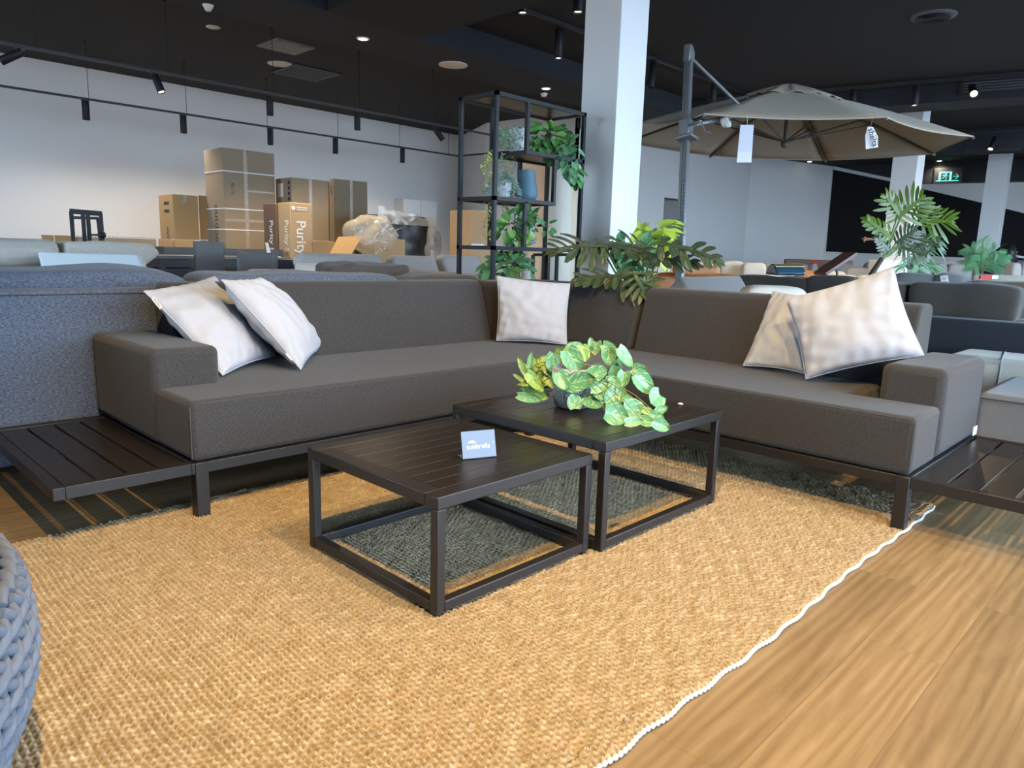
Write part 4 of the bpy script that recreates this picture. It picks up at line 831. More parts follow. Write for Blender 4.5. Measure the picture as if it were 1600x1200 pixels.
cw = P(1095, 190, D=6.28); MB().tube([cw, P(1102, 206, D=6.28), P(1111, 208, D=6.28)], .008, 6).tube([cl, cw], .014, 8).build('crank', pm, t, smooth=True)
m = MB()
for i in range(34): q = pb0+dirp*(.55+i*.035)+V((-.036, -.028, 0)); m.box(q.x-.006, q.x+.006, q.y-.008, q.y+.004, q.z-.008, q.z+.008)
m.build('adjustment_holes', M['black'], t)
puff('plastic_bag_wad', P(1134, 190, D=6.455), (.05, .04, .05), plain('wad_film', (.6, .58, .55), .2, alpha=.7, bmp=.8, bscale=60), t, 2.5, .03, 20, n=10)
def hang(label, corners, D, mat):
    q = [P(u, v, D=D) for u, v in corners]; n_ = (q[1]-q[0]).cross(q[3]-q[0]).normalized(); t = thing('hang_tag', label, 'tag', q[0]); MB().prism(q, n_*.003).build('card', mat, t); return t, q, n_
t, q, n_ = hang('white blank price sleeve hanging under the parasol', [(1157, 195), (1178, 195), (1174, 254), (1151, 254)], 5.93, plain('blank_tag', (.62, .62, .68), .3)); MB().tube([(q[0]+q[1])/2, P(1168, 181, D=5.931)], .0015, 4).build('string', M['paper'], t)
e0 = (q[3]-q[0])*.72; MB().prism([q[0]+e0, q[1]+e0, q[2], q[3]], n_*-.004).build('clear_pocket', plain('pocket_film', (.75, .74, .7), .15, spec=.8), t)
t, q, n_ = hang('white hexagonal brand tag with black sideways lettering under the parasol rim', [(1356, 198), (1364, 198), (1372, 214), (1372, 230), (1353, 233), (1352, 212)], 6.52, M['paper']); MB().tube([(q[0]+q[1])/2, P(1364, 184, D=6.513)], .0015, 4).build('string', M['paper'], t)
dd = (P(1366, 231, D=6.495)-P(1358, 201, D=6.495)); text('shelta', P(1356.5, 201.5, D=6.495), dd, P(1380, 212, D=6.495)-P(1358, 212, D=6.495), .072, M['ink'], t, .0005, bold=.001)
m = MB(); m.tube([P(1367, 210, D=6.49), P(1371, 217, D=6.49), P(1371, 227, D=6.49)], .002, 4).tube([P(1358, 207, D=6.49), P(1362, 230, D=6.49)], .0015, 4); m.build('red_line', M['red'], t)
# ================================================================= BACKGROUND, RIGHT
def pz(ul, ur, vt, x, z0, dep, par, name, mat, r=.04, slope=0):
    """block whose -X face spans pixel columns ul..ur with its top edge at vt"""
    a, b = P(ul, vt, x=x), P(ur, vt, x=x); return soft(name, x, x+dep, b.y, a.y, z0, (a.z+b.z)/2, mat, par, r)
p = P(1105, 445, D=6.0); t = thing('chaise', 'light grey upholstered chaise end right behind the corner sofa', 'sofa', (p.x, p.y, 0))
q = [P(1062, 431, D=6.0), P(1157, 430, D=6.3), P(1178, 466, D=5.7), P(1085, 470, D=5.5)]; q2 = P(1034, 460, D=5.9)
m = MB(); lo = [V((k_.x, k_.y, .1)) for k_ in (q[0], q[1], q[2]+V((0, 0, 0)), q[3])]
m.add([q[0], q[1], q[2], q[3], lo[0], lo[1], lo[2], lo[3], q2, V((q2.x, q2.y, .1))], [(0, 1, 2, 3), (1, 5, 6, 2), (2, 6, 7, 3), (0, 3, 8), (3, 7, 9, 8), (8, 9, 4, 0), (0, 4, 5, 1), (4, 9, 7, 6, 5)]); m.build('body', M['greige'], t, bevel=.02)
a, b = P(1166, 447, D=4.85), P(1270, 447, D=4.85); t = thing('armchair', 'cream rounded chair back between the corner sofa and the brown sofa', 'chair', ((a.x+b.x)/2, (a.y+b.y)/2, 0))
mid = (a+b)/2; dv = (b-a); W = dv.length; ang_ = math.atan2(dv.y, dv.x); R = Matrix.Rotation(ang_, 3, 'Z'); puff('backrest', V((mid.x, mid.y, mid.z-.20))+V((CF.x, CF.y, 0))*.12, (W/2, .13, .20), M['cream'], t, 5, .01, R=R, n=16)
puff('seat', V((mid.x, mid.y, .3))+V((CF.x, CF.y, 0))*.3, (W/2, .32, .18), M['cream'], t, 6, .0, R=R)
# brown sofa, back rest row across the middle right
t = thing('sofa', 'dark brown sofa with plump back cushions behind the white cushions at the right', 'sofa', (6.6, 2.2, 0))
X0 = 6.6; a = P(1150, 430, x=X0); b = P(1432, 440, x=X0); 
soft('base', X0-.4, X0+.35, b.y, a.y, .0, .52, M['dark'], t, .04); soft('back_frame', X0+.05, X0+.3, b.y, a.y, .5, .78, M['dark'], t, .04)
for i, (ul, ur, v) in enumerate(((1152, 1272, 430), (1270, 1345, 431), (1346, 1428, 440))):
    c0, c1 = P(ul, v, x=X0), P(ur, v, x=X0); puff('back_cushion', (X0-.02, (c0.y+c1.y)/2, c0.z-.17), (.12, abs(c0.y-c1.y)/2+.01, .18), M['dark'], t, 7, .035, 4, n=16, seed=20+i)
# dark sofa at the right edge
t = thing('sofa', 'charcoal sofa back with a long loose cushion at the right edge of the photo', 'sofa', (5.6, 1.2, 0)); X0 = 5.5
a = P(1400, 491, x=X0); b = P(1680, 500, x=X0); soft('back_panel', X0, X0+.2, b.y, a.y, .37, a.z, M['navyfab'], t, .02); soft('base', X0+.21, X0+1.0, b.y, a.y, .1, .42, M['navyfab'], t, .04)
for y in (b.y+.1, a.y-.15):
    for x in (X0+.05, X0+.9): MB().box(x, x+.05, y, y+.05, 0, .38).build('leg', M['blackm'], t)
for ul, ur, v, s_ in ((1330, 1421, 444, 31), (1424, 1599, 447, 32)):
    c0, c1 = P(ul, v, x=X0+.28), P(ur, v+3, x=X0+.28); puff('back_cushion', (X0+.32, (c0.y+c1.y)/2, (c0.z+.66)/2), (.11, abs(c0.y-c1.y)/2, (c0.z-.60)/2), M['navyfab'] if s_ == 33 else M['dark'], t, 8, .03, 3.5, n=18, seed=s_)
# second row: grey cushions with price tag, brown sofa
t = thing('sofa', 'grey sofa with a white price tag clipped to its cushion', 'sofa', (8.0, 2.1, 0)); X0 = 8.0
a, b = P(1395, 440, x=X0+.2), P(1510, 446, x=X0+.2); soft('base', X0-.3, X0+.5, b.y, a.y, .0, .6, M['midgrey'], t, .04)
for ul, ur, v, s_ in ((1396, 1469, 425, 41), (1466, 1514, 429, 42)):
    c0, c1 = P(ul, v, x=X0), P(ur, v, x=X0); puff('back_cushion', (X0, (c0.y+c1.y)/2, c0.z-.16), (.13, abs(c0.y-c1.y)/2+.02, .17), M['midgrey'], t, 4, .03, 4, n=14, seed=s_)
q = [P(u, v, x=X0-.16) for u, v in ((1469, 431), (1481, 430), (1483, 444), (1471, 443))]; tg = MB().prism(q, (-.004, 0, 0)).build('price_tag', M['paper'], t); 
m = MB(); [m.prism([P(u0, v0, x=X0-.168), P(u1, v0, x=X0-.168), P(u1, v0+1, x=X0-.168), P(u0, v0+1, x=X0-.168)], (-.001, 0, 0)) for u0, u1, v0 in ((1472, 1479, 434), (1472.5, 1477, 436.5), (1473, 1480, 440))]; m.build('printed_lines', M['midgrey'], tg)
brn = fabric('warm_brown_fabric', (.13, .10, .075), (.20, .155, .115), 380)
t = thing('sofa', 'warm brown sofa back at the right edge behind the charcoal sofa', 'sofa', (7.9, 1.0, 0)); X0 = 7.9
c0, c1 = P(1515, 436, x=X0), P(1625, 441, x=X0); puff('back_cushion', (X0+.1, (c0.y+c1.y)/2, c0.z-.2), (.14, abs(c0.y-c1.y)/2, .2), brn, t, 6, .02, 3, n=16, seed=51); soft('base', X0-.2, X0+.3, c1.y, c0.y-.05, .0, .55, brn, t, .04)
c0, c1 = P(1520, 428, x=X0+.7), P(1640, 433, x=X0+.7); soft('far_backrest', X0+.6, X0+.8, c1.y, c0.y, .3, c0.z, M['cream'], t, .05, label='cream strip behind')
# ottoman and quilted bench
t = thing('ottoman', 'mid grey upholstered bench behind the right slatted shelf', 'ottoman', (4.6, .7, 0))
m = MB(); q = [(4.02, .86), (4.02, .20), (5.4, .10), (5.4, 1.0)]; soft('seat', 4.02, 4.9, .22, .80, .13, .40, M['midgrey'], t, .05); 
MB().tube([(4.02-.002, .24, .38), (4.02-.002, .78, .38)], .003, 5).build('seam', sm, t)
for x in (4.1, 4.8):
    for y in (.28, .7): MB().box(x, x+.04, y, y+.04, 0, .14).build('leg', M['blackm'], t)
t = thing('bench', 'cream quilted bench cushion below the charcoal sofa back', 'bench', (5.3, .8, 0)); soft('seat', 4.98, 5.46, .20, 1.15, .17, .475, M['cream'], t, .04)
MB().tube([(4.977, .86, .2), (4.977, .86, .474), (5.4, .92, .478)], .004, 5).build('quilt_seam', M['white'], t)
for y in (.3, 1.0):
    for x in (5.05, 5.38): MB().box(x, x+.04, y, y+.04, 0, .18).build('leg', M['paper'], t)
a = P(1573, 640, x=5.0); 
t = thing('plinth', 'white slanted plinth panel standing on the floor at the right edge', 'plinth', (4.95, .55, 0)); m = MB(); m.prism([P(1574, 682, z=.0), P(1612, 688, z=.0), V((*P(1612, 688, z=0)[:2], .14)), V((*P(1574, 682, z=0)[:2], .14))], (.03, .01, 0)); m.build('panel', M['paper'], t)
# ================================================================= LEAVES
def leaf(m, p, d, n, L, W, droop=.15, cup=.12, rnd=None, nt=6, ns=4, heart=True):
    rnd = rnd or random; d = V(d).normalized(); n = V(n); n = (n-d*n.dot(d)).normalized(); s = d.cross(n); o = rnd.randint(0, 40)*1.0+rnd.random()*.5
    if m.uv is None: m.uv = []
    def f(a, b):
        t = b; q = (a*2-1)
        w = W*.5*((1-t)**.6*(t+.06)**.38*1.75 if heart else math.sin(math.pi*min(1, t*.92+.05))**.7)
        back = (-.10*abs(q)*(1-t)**4 if heart else 0)
        m.uv.append((q*.5+o, t+o)) ; m.uv[-1] = (q, t+o*3)
        return V(p)+d*(L*(t+back))+s*(q*w)+n*(-droop*L*t*t+cup*W*(abs(q)**1.3)*(1 if heart else .6))
    m.grid(f, ns, nt)
def blade(m, pts, ws, n, o=0, cup=0.0):
    """strip leaf along pts with widths ws"""
    if m.uv is None: m.uv = []
    k = len(m.v)
    for i, p in enumerate(pts):
        d = (V(pts[min(i+1, len(pts)-1)])-V(pts[max(i-1, 0)])).normalized(); s = d.cross(V(n)).normalized()
        for q in (-1, 0, 1): m.v.append(V(p)+s*q*ws[i]*.5+V(n)*cup*abs(q)*ws[i]); m.uv.append((q, i/len(pts)+o))
    for i in range(len(pts)-1):
        for j in (0, 1): m.f.append([k+i*3+j, k+i*3+j+1, k+i*3+j+4, k+i*3+j+3]); m.mi.append(0)
def split_leaf(m, p, d, n, L, W, lobes=9, droop=.25, rnd=random, fw=.075, body=.14, lift=1):
    """big philodendron leaf with finger lobes along a curved midrib"""
    d = V(d).normalized(); n = V(n); n = (n-d*n.dot(d)).normalized(); s = d.cross(n)
    def mid(t): return V(p)+d*L*t-n*droop*L*t*t
    o = rnd.randint(0, 30)
    blade(m, [mid(t) for t in np.linspace(-.05, 1, 9)], [L*body*(1-abs(t-.35)*.9)+.01 for t in np.linspace(0, 1, 9)], n, o)
    for i in range(lobes):
        t = (i+.3)/lobes; ll = W*.5*math.sin(math.pi*min(.97, t*.78+.20))**.7*rnd.uniform(.85, 1.1)+.02
        for sd in (-1, 1):
            a = .25+t*.75; dr = (s*sd*math.cos(a)+d*math.sin(a)*.9-d*.25*(1-t)+n*rnd.uniform(-.25, .45)*lift).normalized(); pts = []; nn = 5
            for j in range(nn+1): u = j/nn; pts.append(mid(t)+dr*ll*u+d*ll*.22*u*u-n*ll*(.05+.30*u*u))
            w = L*fw*rnd.uniform(.9, 1.15); blade(m, pts, [w*.85, w*.8, w*.95, w*1.15, w*1.05, w*.35], n, o+i, .04)
    pts = [mid(1)+d*L*.16*u-n*L*.12*u for u in (0, .5, 1)]; blade(m, pts, [L*fw*1.6, L*fw*1.3, L*.01], n, o)
def pinnate(m, pts, ll, n, w=.016, num=18, rnd=random, fwd=.6):
    """palm frond: leaflets along a rachis given as points"""
    pts = [V(p) for p in pts]; N_ = len(pts)-1
    def at(t): k = min(N_-1, int(t*N_)); return pts[k].lerp(pts[k+1], t*N_-k), (pts[k+1]-pts[k]).normalized()
    for i in range(num):
        t = .12+.88*i/(num-1); p, d = at(t); s = d.cross(V(n)).normalized(); L = ll*math.sin(math.pi*(.15+.8*t))**.6
        for sd in (-1, 1):
            dr = (s*sd+d*fwd).normalized(); q = [p+dr*L*u-V((0, 0, 1))*L*.25*u*u for u in (0, .35, .7, 1)]; blade(m, q, [w*.5, w, w*.7, .002], n, i)
# ================================================================= POTTED POTHOS ON THE TABLE
pp = P(897, 640, z=.40); pp = V((pp.x+.045, pp.y+.045, .4)); D0 = CF.dot(pp+V((0, 0, .1))-CC); rg = random.Random(11)
t = thing('potted_plant', 'speckled stone pot with trailing variegated heart-shaped leaves on the taller coffee table', 'potted plant', pp)
MB().lathe(pp, [(.060, 0), (.072, .006), (.080, .04), (.089, .10), (.094, .158), (.090, .163), (.082, .160), (.080, .13)], 36, capt=False).build('pot', M['stone'], t, smooth=True, ang=60)
MB().lathe(pp+V((0, 0, .135)), [(.079, 0), (.079, .004)], 24).build('soil', M['soil'], t)
LV = [(680,125,130,340,.62,0),(665,255,200,60,.75,0),(545,185,120,250,.7,1),(755,190,130,75,.75,1),(818,80,75,270,.6,0),(862,140,110,100,.85,0),(990,145,130,30,.65,0),(980,215,145,85,.85,0),(1120,225,185,55,.62,0),
(885,355,160,340,.75,0),(735,430,230,345,.62,0),(560,440,165,65,.7,0),(670,605,125,265,1.0,0),(848,625,185,80,.95,0),(900,470,155,340,.6,0),(1035,340,140,280,.65,0),(1105,420,135,100,.7,0),(1265,345,135,20,.75,0),(1290,460,200,45,.72,0),
(1385,595,175,115,.95,0),(1010,585,180,110,.75,0),(1050,735,190,35,.9,0),(1215,690,185,15,.85,0),(1205,795,150,355,.5,0),(1335,800,125,40,.7,0),(1450,685,110,335,.55,0),(1410,745,120,20,.6,0),(1445,825,150,65,.65,0),
(968,650,110,85,.5,0),(1150,595,100,20,.5,1),(1020,480,120,100,.8,0),(1090,560,130,85,.6,0),(895,560,110,50,.6,0),(1065,290,110,60,.5,0),(940,530,80,80,.6,1),
(200,290,150,245,.30,1),(240,350,150,55,.42,1),(285,240,130,280,.4,0),(330,270,110,250,.85,1),(390,255,110,300,.7,1),(475,270,150,100,.65,0),(470,365,130,100,.45,0),(165,400,105,215,.3,1),(200,460,95,180,.3,1),(305,440,170,50,.55,1),
(400,410,130,90,.8,1),(330,555,210,15,.4,1),(250,585,160,20,.4,0),(385,535,130,25,.5,1),(445,450,120,40,.4,1),(250,520,140,70,.4,0),(600,150,60,300,.6,1),(310,600,140,10,.35,0),(420,330,110,70,.5,1),(350,480,120,40,.5,1),(520,230,90,260,.5,1),(1000,420,110,200,.6,0),(1330,700,90,30,.6,1)]
gm, ym, vm = MB(), MB(), MB(); cen = pp+V((0, 0, .15))
for (cu, cv, L, ang, wr, yk) in LV:
    u, v = 780+cu/5.714, 520+cv/5.714
    dz = 0
    if cv > 640 and cu > 900: p = P(u, v, z=.43+rg.uniform(0, .02))
    else:
        dz = -.125 if 500 < cu < 960 and cv > 330 else rg.uniform(-.07, .07)
        if cu > 960 and cv > 300: dz = -.05-(cv-300)*.00025
        p = P(u, v, D=D0+dz)
        if p.z < .43: p = P(u, v, z=.43)
    D = CF.dot(p-CC); Lm = L/5.714*D/FPX*1.14; a = math.radians(ang); d = CR*math.cos(a)-CU*math.sin(a)+CF*rg.uniform(-.35, .25)
    if p.z < .47: d.z = max(d.z, -.2); 
    n = -CF+V((rg.uniform(-.4, .4), rg.uniform(-.4, .4), rg.uniform(0, .5)))
    base = p-d.normalized()*Lm*.5
    if base.z < .41: base.z = .415
    leaf(ym if yk else gm, base, d, n, Lm, Lm*min(1, wr*1.15), droop=rg.uniform(-.05, .22) if p.z > .47 else 0, cup=rg.uniform(.05, .25), rnd=rg)
    mid = base.lerp(cen, .5)+V((0, 0, .03)); 
    if (base-cen).length > .03 and rg.random() < .5 and dz > -.1: vm.tube([base, base.lerp(mid, .5)+V((rg.uniform(-.01, .01), 0, .008)), mid, cen.lerp(mid, .3), cen-V((0, 0, .02))], .0014, 5)
gm.build('foliage', M['pothos'], t, smooth=True, label='green leaves streaked with cream'); ym.build('foliage', M['pothosy'], t, smooth=True, label='yellow-green leaves mostly on the left')
vm.build('vines', M['vine'], t, smooth=True)
# ================================================================= SHELF PLANTS
def bunch(par, c, r, num, L, mat, rg, name='foliage', W=.7, hang=0, mat2=None):
    a, b = MB(), MB(); c = V(c)
    for i in range(num):
        q = V((rg.gauss(0, 1), rg.gauss(0, 1), rg.gauss(0, 1))).normalized(); k = rg.uniform(.5, 1)
        p = c+V((q.x*r[0], q.y*r[1], q.z*r[2]))*k; d = (q+V((rg.uniform(-.6, .6), rg.uniform(-.6, .6), -.5-hang*rg.random()))).normalized(); n = (q*.6-CF+V((0, 0, .5)))
        leaf(b if mat2 and rg.random() < .25 else a, p, d, n, L*rg.uniform(.7, 1.2), L*W*rg.uniform(.8, 1.1), .15, .15, rg, 5, 4)
    a.build(name, mat, par, smooth=True)
    if mat2: b.build(name, mat2, par, smooth=True, label='yellow-green leaves')
rg = random.Random(4)
def pot(par, c, r, h, mat, taper=.8, axis=None): MB().lathe(c, [(r*taper*.9, 0), (r*taper, .005), (r, h*.96), (r*.96, h), (r*.85, h*.97), (r*.8, h*.8)], 26, axis, capt=True).build('pot', mat, par, smooth=True, ang=60)
pale = plain('pale_speckled_ceramic', (.50, .52, .54), .7, var=.25, vscale=45)
def at4(u, v, y=4.33): return P(u, v, y=y)
p = at4(826, 225); p = V((4.46, 4.33, 1.812)); t = thing('potted_plant', 'pale pot with fine small-leaved trailing plant on the upper shelf', 'potted plant', p, 'plants on the shelving unit'); pot(t, p, .085, .19, pale)
m = MB()
for i in range(520):
    u = rg.uniform(778, 822); v = rg.uniform(198, 235); 
    if (u-805)**2/900+(v-220)**2/500 > 1.1: continue
    q = P(u, v, y=rg.uniform(4.15, 4.5)); q.z = max(q.z, 1.83); leaf(m, q, (rg.uniform(-1, 1), rg.uniform(-1, 1), rg.uniform(-.6, 1)), (rg.uniform(-1, 0), rg.uniform(-1, 0), .5), .022, .013, .1, .1, rg, 2, 2)
m.build('foliage', leafmat('grey_green_small', (.10, .20, .12), (.22, .34, .20), (.4, .5, .3), .6), t)
# yellow-green and grey-green hanging strands
def strands(par, specs, mat, size=.02, dens=26, name='hanging_strands'):
    for (u0, v0, u1, v1, y) in specs:
        m = MB(); vm = MB()
        a, b = P(u0, v0, y=y), P(u1, v1, y=y); pts = []; num = int((a-b).length*dens)+2
        for i in range(num+1):
            s = i/num; q = a.lerp(b, s)+V((.022*math.sin(s*9+u0), .015*math.sin(s*7+v0), 0)); pts.append(q)
            for _ in range(2): leaf(m, q, (rg.uniform(-1, 1), rg.uniform(-1, 1), rg.uniform(-1.2, .2)), (rg.uniform(-1, 0), rg.uniform(-1, 0), .4), size*rg.uniform(.8, 1.3), size*.6, .1, .1, rg, 2, 2)
        vm.tube(pts, .0015, 4)
        so_ = m.build('hanging_strand', mat, par); vm.build('stem', M['vine'], so_)
t = thing('hanging_plant', 'yellow-green string plant trailing down the left post of the shelving', 'potted plant', (4.15, 4.5, 1.812), 'plants on the shelving unit')
strands(t, [(768, 232, 754, 262, 4.35), (770, 236, 756, 270, 4.4), (764, 250, 757, 330, 4.4), (768, 262, 762, 350, 4.4), (772, 240, 765, 300, 4.35), (765, 290, 757, 372, 4.42), (771, 240, 760, 300, 4.3), (776, 250, 768, 380, 4.3), (773, 240, 752, 258, 4.3), (800, 245, 795, 330, 4.4)], leafmat('yellow_small', (.35, .40, .08), (.62, .62, .14), (.7, .7, .3), .6), .022)
strands(t, [(780, 238, 782, 300, 4.3), (788, 240, 790, 330, 4.35), (795, 240, 797, 345, 4.4), (785, 245, 785, 290, 4.2), (803, 243, 800, 300, 4.45), (793, 300, 795, 350, 4.4)], bpy.data.materials['grey_green_small'], .022)
pot(t, (4.25, 4.40, 1.438), .07, .12, pale)
p = V((4.86, 4.33, 1.812)); t = thing('potted_plant', 'bushy variegated heart-leaf plant spilling over the upper right of the shelving', 'potted plant', p, 'plants on the shelving unit'); pot(t, p, .085, .15, M['stone'])
a = at4(862, 222); bunch(t, (4.80, 4.30, 1.97), (.20, .14, .13), 75, .10, M['green'], rg, mat2=M['pothosy']); q = P(890, 235, y=4.12); bunch(t, (q.x, 4.10, 1.80), (.11, .05, .17), 34, .10, M['pothos'], rg, hang=1)
q = P(898, 268, y=4.12); bunch(t, (q.x-.02, 4.08, 1.66), (.05, .03, .10), 10, .08, M['green'], rg, hang=1)
p = V((4.27, 4.30, 1.434)); t = thing('potted_plant', 'small pale pot with fine silvery fern on the middle shelf', 'potted plant', p, 'plants on the shelving unit'); pot(t, p, .07, .14, pale)
m = MB()
for i in range(420):
    a_ = rg.uniform(0, 6.28); r_ = rg.random()**.5; q = p+V((.15*r_*math.cos(a_), .13*r_*math.sin(a_), .20-.17*r_**2+rg.uniform(-.03, .03))); leaf(m, q, (math.cos(a_), math.sin(a_), -.3), (rg.uniform(-1, 0), rg.uniform(-1, 0), 1), .035, .014, .2, .1, rg, 2, 2)
m.build('foliage', leafmat('silver_fern', (.14, .26, .18), (.30, .42, .34), (.5, .58, .5), .55), t)
p = V((4.55, 4.28, 1.054)); t = thing('potted_plant', 'heart-leaf plant in a tilted speckled stone pot on the lower shelf', 'potted plant', p, 'plants on the shelving unit'); pot(t, p+V((0, 0, .02)), .085, .17, M['stone'], .85, (-.25, -.1, 1)); bunch(t, (4.38, 4.27, 1.20), (.20, .13, .13), 80, .095, M['green'], rg, mat2=M['pothosy']); bunch(t, (4.52, 4.22, 1.28), (.12, .08, .07), 26, .09, M['pothos'], rg); bunch(t, (4.72, 4.2, 1.22), (.08, .05, .06), 10, .06, M['green'], rg)
p = V((4.36, 4.30, .622)); t = thing('potted_plant', 'heart-leaf plant with a pale stone jar low behind the corner cushion', 'potted plant', p, 'plants on the shelving unit'); pot(t, p, .07, .12, M['stone']); bunch(t, (4.30, 4.27, .87), (.24, .13, .13), 95, .095, M['pothos'], rg, mat2=M['pothosy'])
q = P(818, 428, y=4.2); t2 = thing('stone_jar', 'small pale stone jar among the lowest visible shelf leaves', 'jar', (q.x, 4.14, .622)); MB().lathe((q.x, 4.17, .622), [(.05, 0), (.07, .05), (.065, .13), (.045, .17), (.035, .20), (.04, .235), (.033, .235)], 20).build('body', pale, t2, smooth=True)
# ================================================================= FLOOR PLANTS BEHIND THE RIGHT SOFA
rg = random.Random(8)
c = P(1004, 470, D=5.45); c = V((c.x, c.y, 0)); t = thing('potted_plant', 'dark green and tan split-leaf philodendron behind the corner sofa', 'potted plant', c)
pot(t, c, .16, .35, M['stone']); MB().lathe(c+V((0, 0, .33)), [(.13, 0), (.13, .004)], 20).build('soil', M['soil'], t)
m = MB(); st = MB()
for (u0, v0, u1, v1, D, W, nx_, lob) in ((1002, 384, 868, 378, 4.75, .42, (-.1, .1), 9), (936, 382, 1030, 388, 4.8, .30, (0, 0), 7), (1015, 392, 965, 372, 4.9, .30, (0, 0), 8), (1030, 380, 1122, 392, 4.6, .28, (0, 0), 9), (985, 434, 908, 424, 4.7, .30, (0, 0), 9), (965, 428, 1030, 448, 4.55, .34, (0, 0), 9), (990, 425, 1010, 455, 4.5, .26, (0, 0), 8), (1005, 405, 1085, 400, 4.7, .26, (0, 0), 9)):
    a, b = P(u0, v0, D=D), P(u1, v1, D=D-.12)
    if (u0, v0) == (1002, 384): a = P(945, 384, D=4.75)
    d = b-a; split_leaf(m, a, d, (-.40+rg.uniform(-.2, .2), -.40+rg.uniform(-.2, .2), .9), d.length, W*.85, max(5, lob-3), .16, rg, .125, .13); st.tube([a, a.lerp(c+V((0, 0, .5)), .4)+V((0, 0, .02)), c+V((rg.uniform(-.03, .03), rg.uniform(-.03, .03), .33))], .007, 6)
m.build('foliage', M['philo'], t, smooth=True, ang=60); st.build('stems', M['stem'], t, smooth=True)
c2 = P(1010, 470, D=5.95); c2 = V((c2.x, c2.y, 0)); t = thing('potted_plant', 'lime and bright green leafy plant behind the split-leaf philodendron', 'potted plant', c2); pot(t, c2, .15, .34, pale)
m, g = MB(), MB()
for i in range(60):
    u, v = rg.gauss(992, 17), rg.gauss(405, 14); p = P(u, v, D=5.6+rg.uniform(-.2, .2)); leaf(g, p, (rg.uniform(-1, 1), rg.uniform(-1, 1), rg.uniform(-.4, .9)), (-.6, -.6, .8), .13, .075, .2, .2, rg)
for i in range(46):
    u, v = rg.gauss(1024, 13), rg.gauss(376, 12); p = P(u, v, D=5.7+rg.uniform(-.2, .2)); leaf(m, p, (rg.uniform(-1, 1), rg.uniform(-1, 1), rg.uniform(-.7, .4)), (-.6, -.6, .8), .13, .08, .3, .2, rg)
for u, v in ((1048, 349), (1042, 352), (1040, 365), (1047, 362)): p = P(u, v, D=5.7); leaf(m, p, CR+V((0, 0, .1)), (-.4, -.4, 1), .12, .07, .4, .2, rg)
m.build('foliage', M['lime'], t, smooth=True, label='lime yellow upper leaves'); g.build('foliage', M['pothos'], t, smooth=True, label='pale green lower leaves')
st = MB()
for i in range(9): q = P(rg.gauss(1005, 20), rg.gauss(390, 12), D=5.75); st.tube([q, c2+V((rg.uniform(-.04, .04), rg.uniform(-.04, .04), .3))], .005, 5)
st.build('stems', M['stem'], t)
# big philodendron at the right
D1 = 8.6; c = P(1356, 445, D=D1); c = V((c.x, c.y, 0)); hubp = P(1378, 404, D=D1); t = thing('potted_plant', 'tall bright green philodendron with fingered leaves before the black wall', 'potted plant', c)
pot(t, c, .17, .34, M['black']); MB().tube([c+V((0, 0, .3)), P(1362, 428, D=D1), hubp], [.04, .035, .03], 8).build('trunk', plain('dark_trunk', (.06, .045, .03), .8, var=.5, vscale=40), t, smooth=True)
m, m2, st = MB(), MB(), MB()
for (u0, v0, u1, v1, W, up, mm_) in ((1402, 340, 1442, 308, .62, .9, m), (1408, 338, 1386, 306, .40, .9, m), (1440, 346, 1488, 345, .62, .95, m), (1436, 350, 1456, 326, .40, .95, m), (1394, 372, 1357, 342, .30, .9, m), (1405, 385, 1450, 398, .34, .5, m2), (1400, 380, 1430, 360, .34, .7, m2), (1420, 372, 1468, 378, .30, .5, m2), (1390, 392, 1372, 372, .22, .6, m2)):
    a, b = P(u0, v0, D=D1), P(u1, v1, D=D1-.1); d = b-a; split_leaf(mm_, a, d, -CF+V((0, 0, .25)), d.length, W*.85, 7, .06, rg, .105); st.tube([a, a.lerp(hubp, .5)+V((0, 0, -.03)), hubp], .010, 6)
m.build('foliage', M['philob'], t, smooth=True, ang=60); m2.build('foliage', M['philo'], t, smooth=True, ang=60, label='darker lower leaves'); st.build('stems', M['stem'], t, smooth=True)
# lady palm beside it
D2 = 9.6; c = P(1428, 430, D=D2); c = V((c.x, c.y, 0)); t = thing('potted_plant', 'fan-leaved palm with drooping narrow leaves right of the tall philodendron', 'potted plant', c); pot(t, c, .15, .3, M['black']); m, st = MB(), MB()
for (u, v) in ((1430, 365), (1448, 372), (1440, 390), (1418, 385), (1425, 405), (1445, 412), (1436, 420), (1458, 380), (1412, 415), (1455, 418)):
    h_ = P(u, v, D=D2+rg.uniform(-.15, .15)); st.tube([h_, h_.lerp(c+V((0, 0, .3)), .5), c+V((0, 0, .25))], .006, 5)
    for k in range(9):
        a_ = math.radians(-30+k*30+rg.uniform(-8, 8)); d = CR*math.cos(a_)+V((0, 0, 1))*(math.sin(a_)*.7-.15)-CF*rg.uniform(0, .5); L = rg.uniform(.18, .30); blade(m, [h_+d*L*s-V((0, 0, .28*L*s*s*2)) for s in (0, .35, .7, 1)], [.008, .026, .02, .003], -CF, k)
m.build('foliage', leafmat('fan_palm', (.06, .16, .09), (.13, .28, .12), (.3, .4, .15), .6), t); st.build('stems', M['stem'], t)
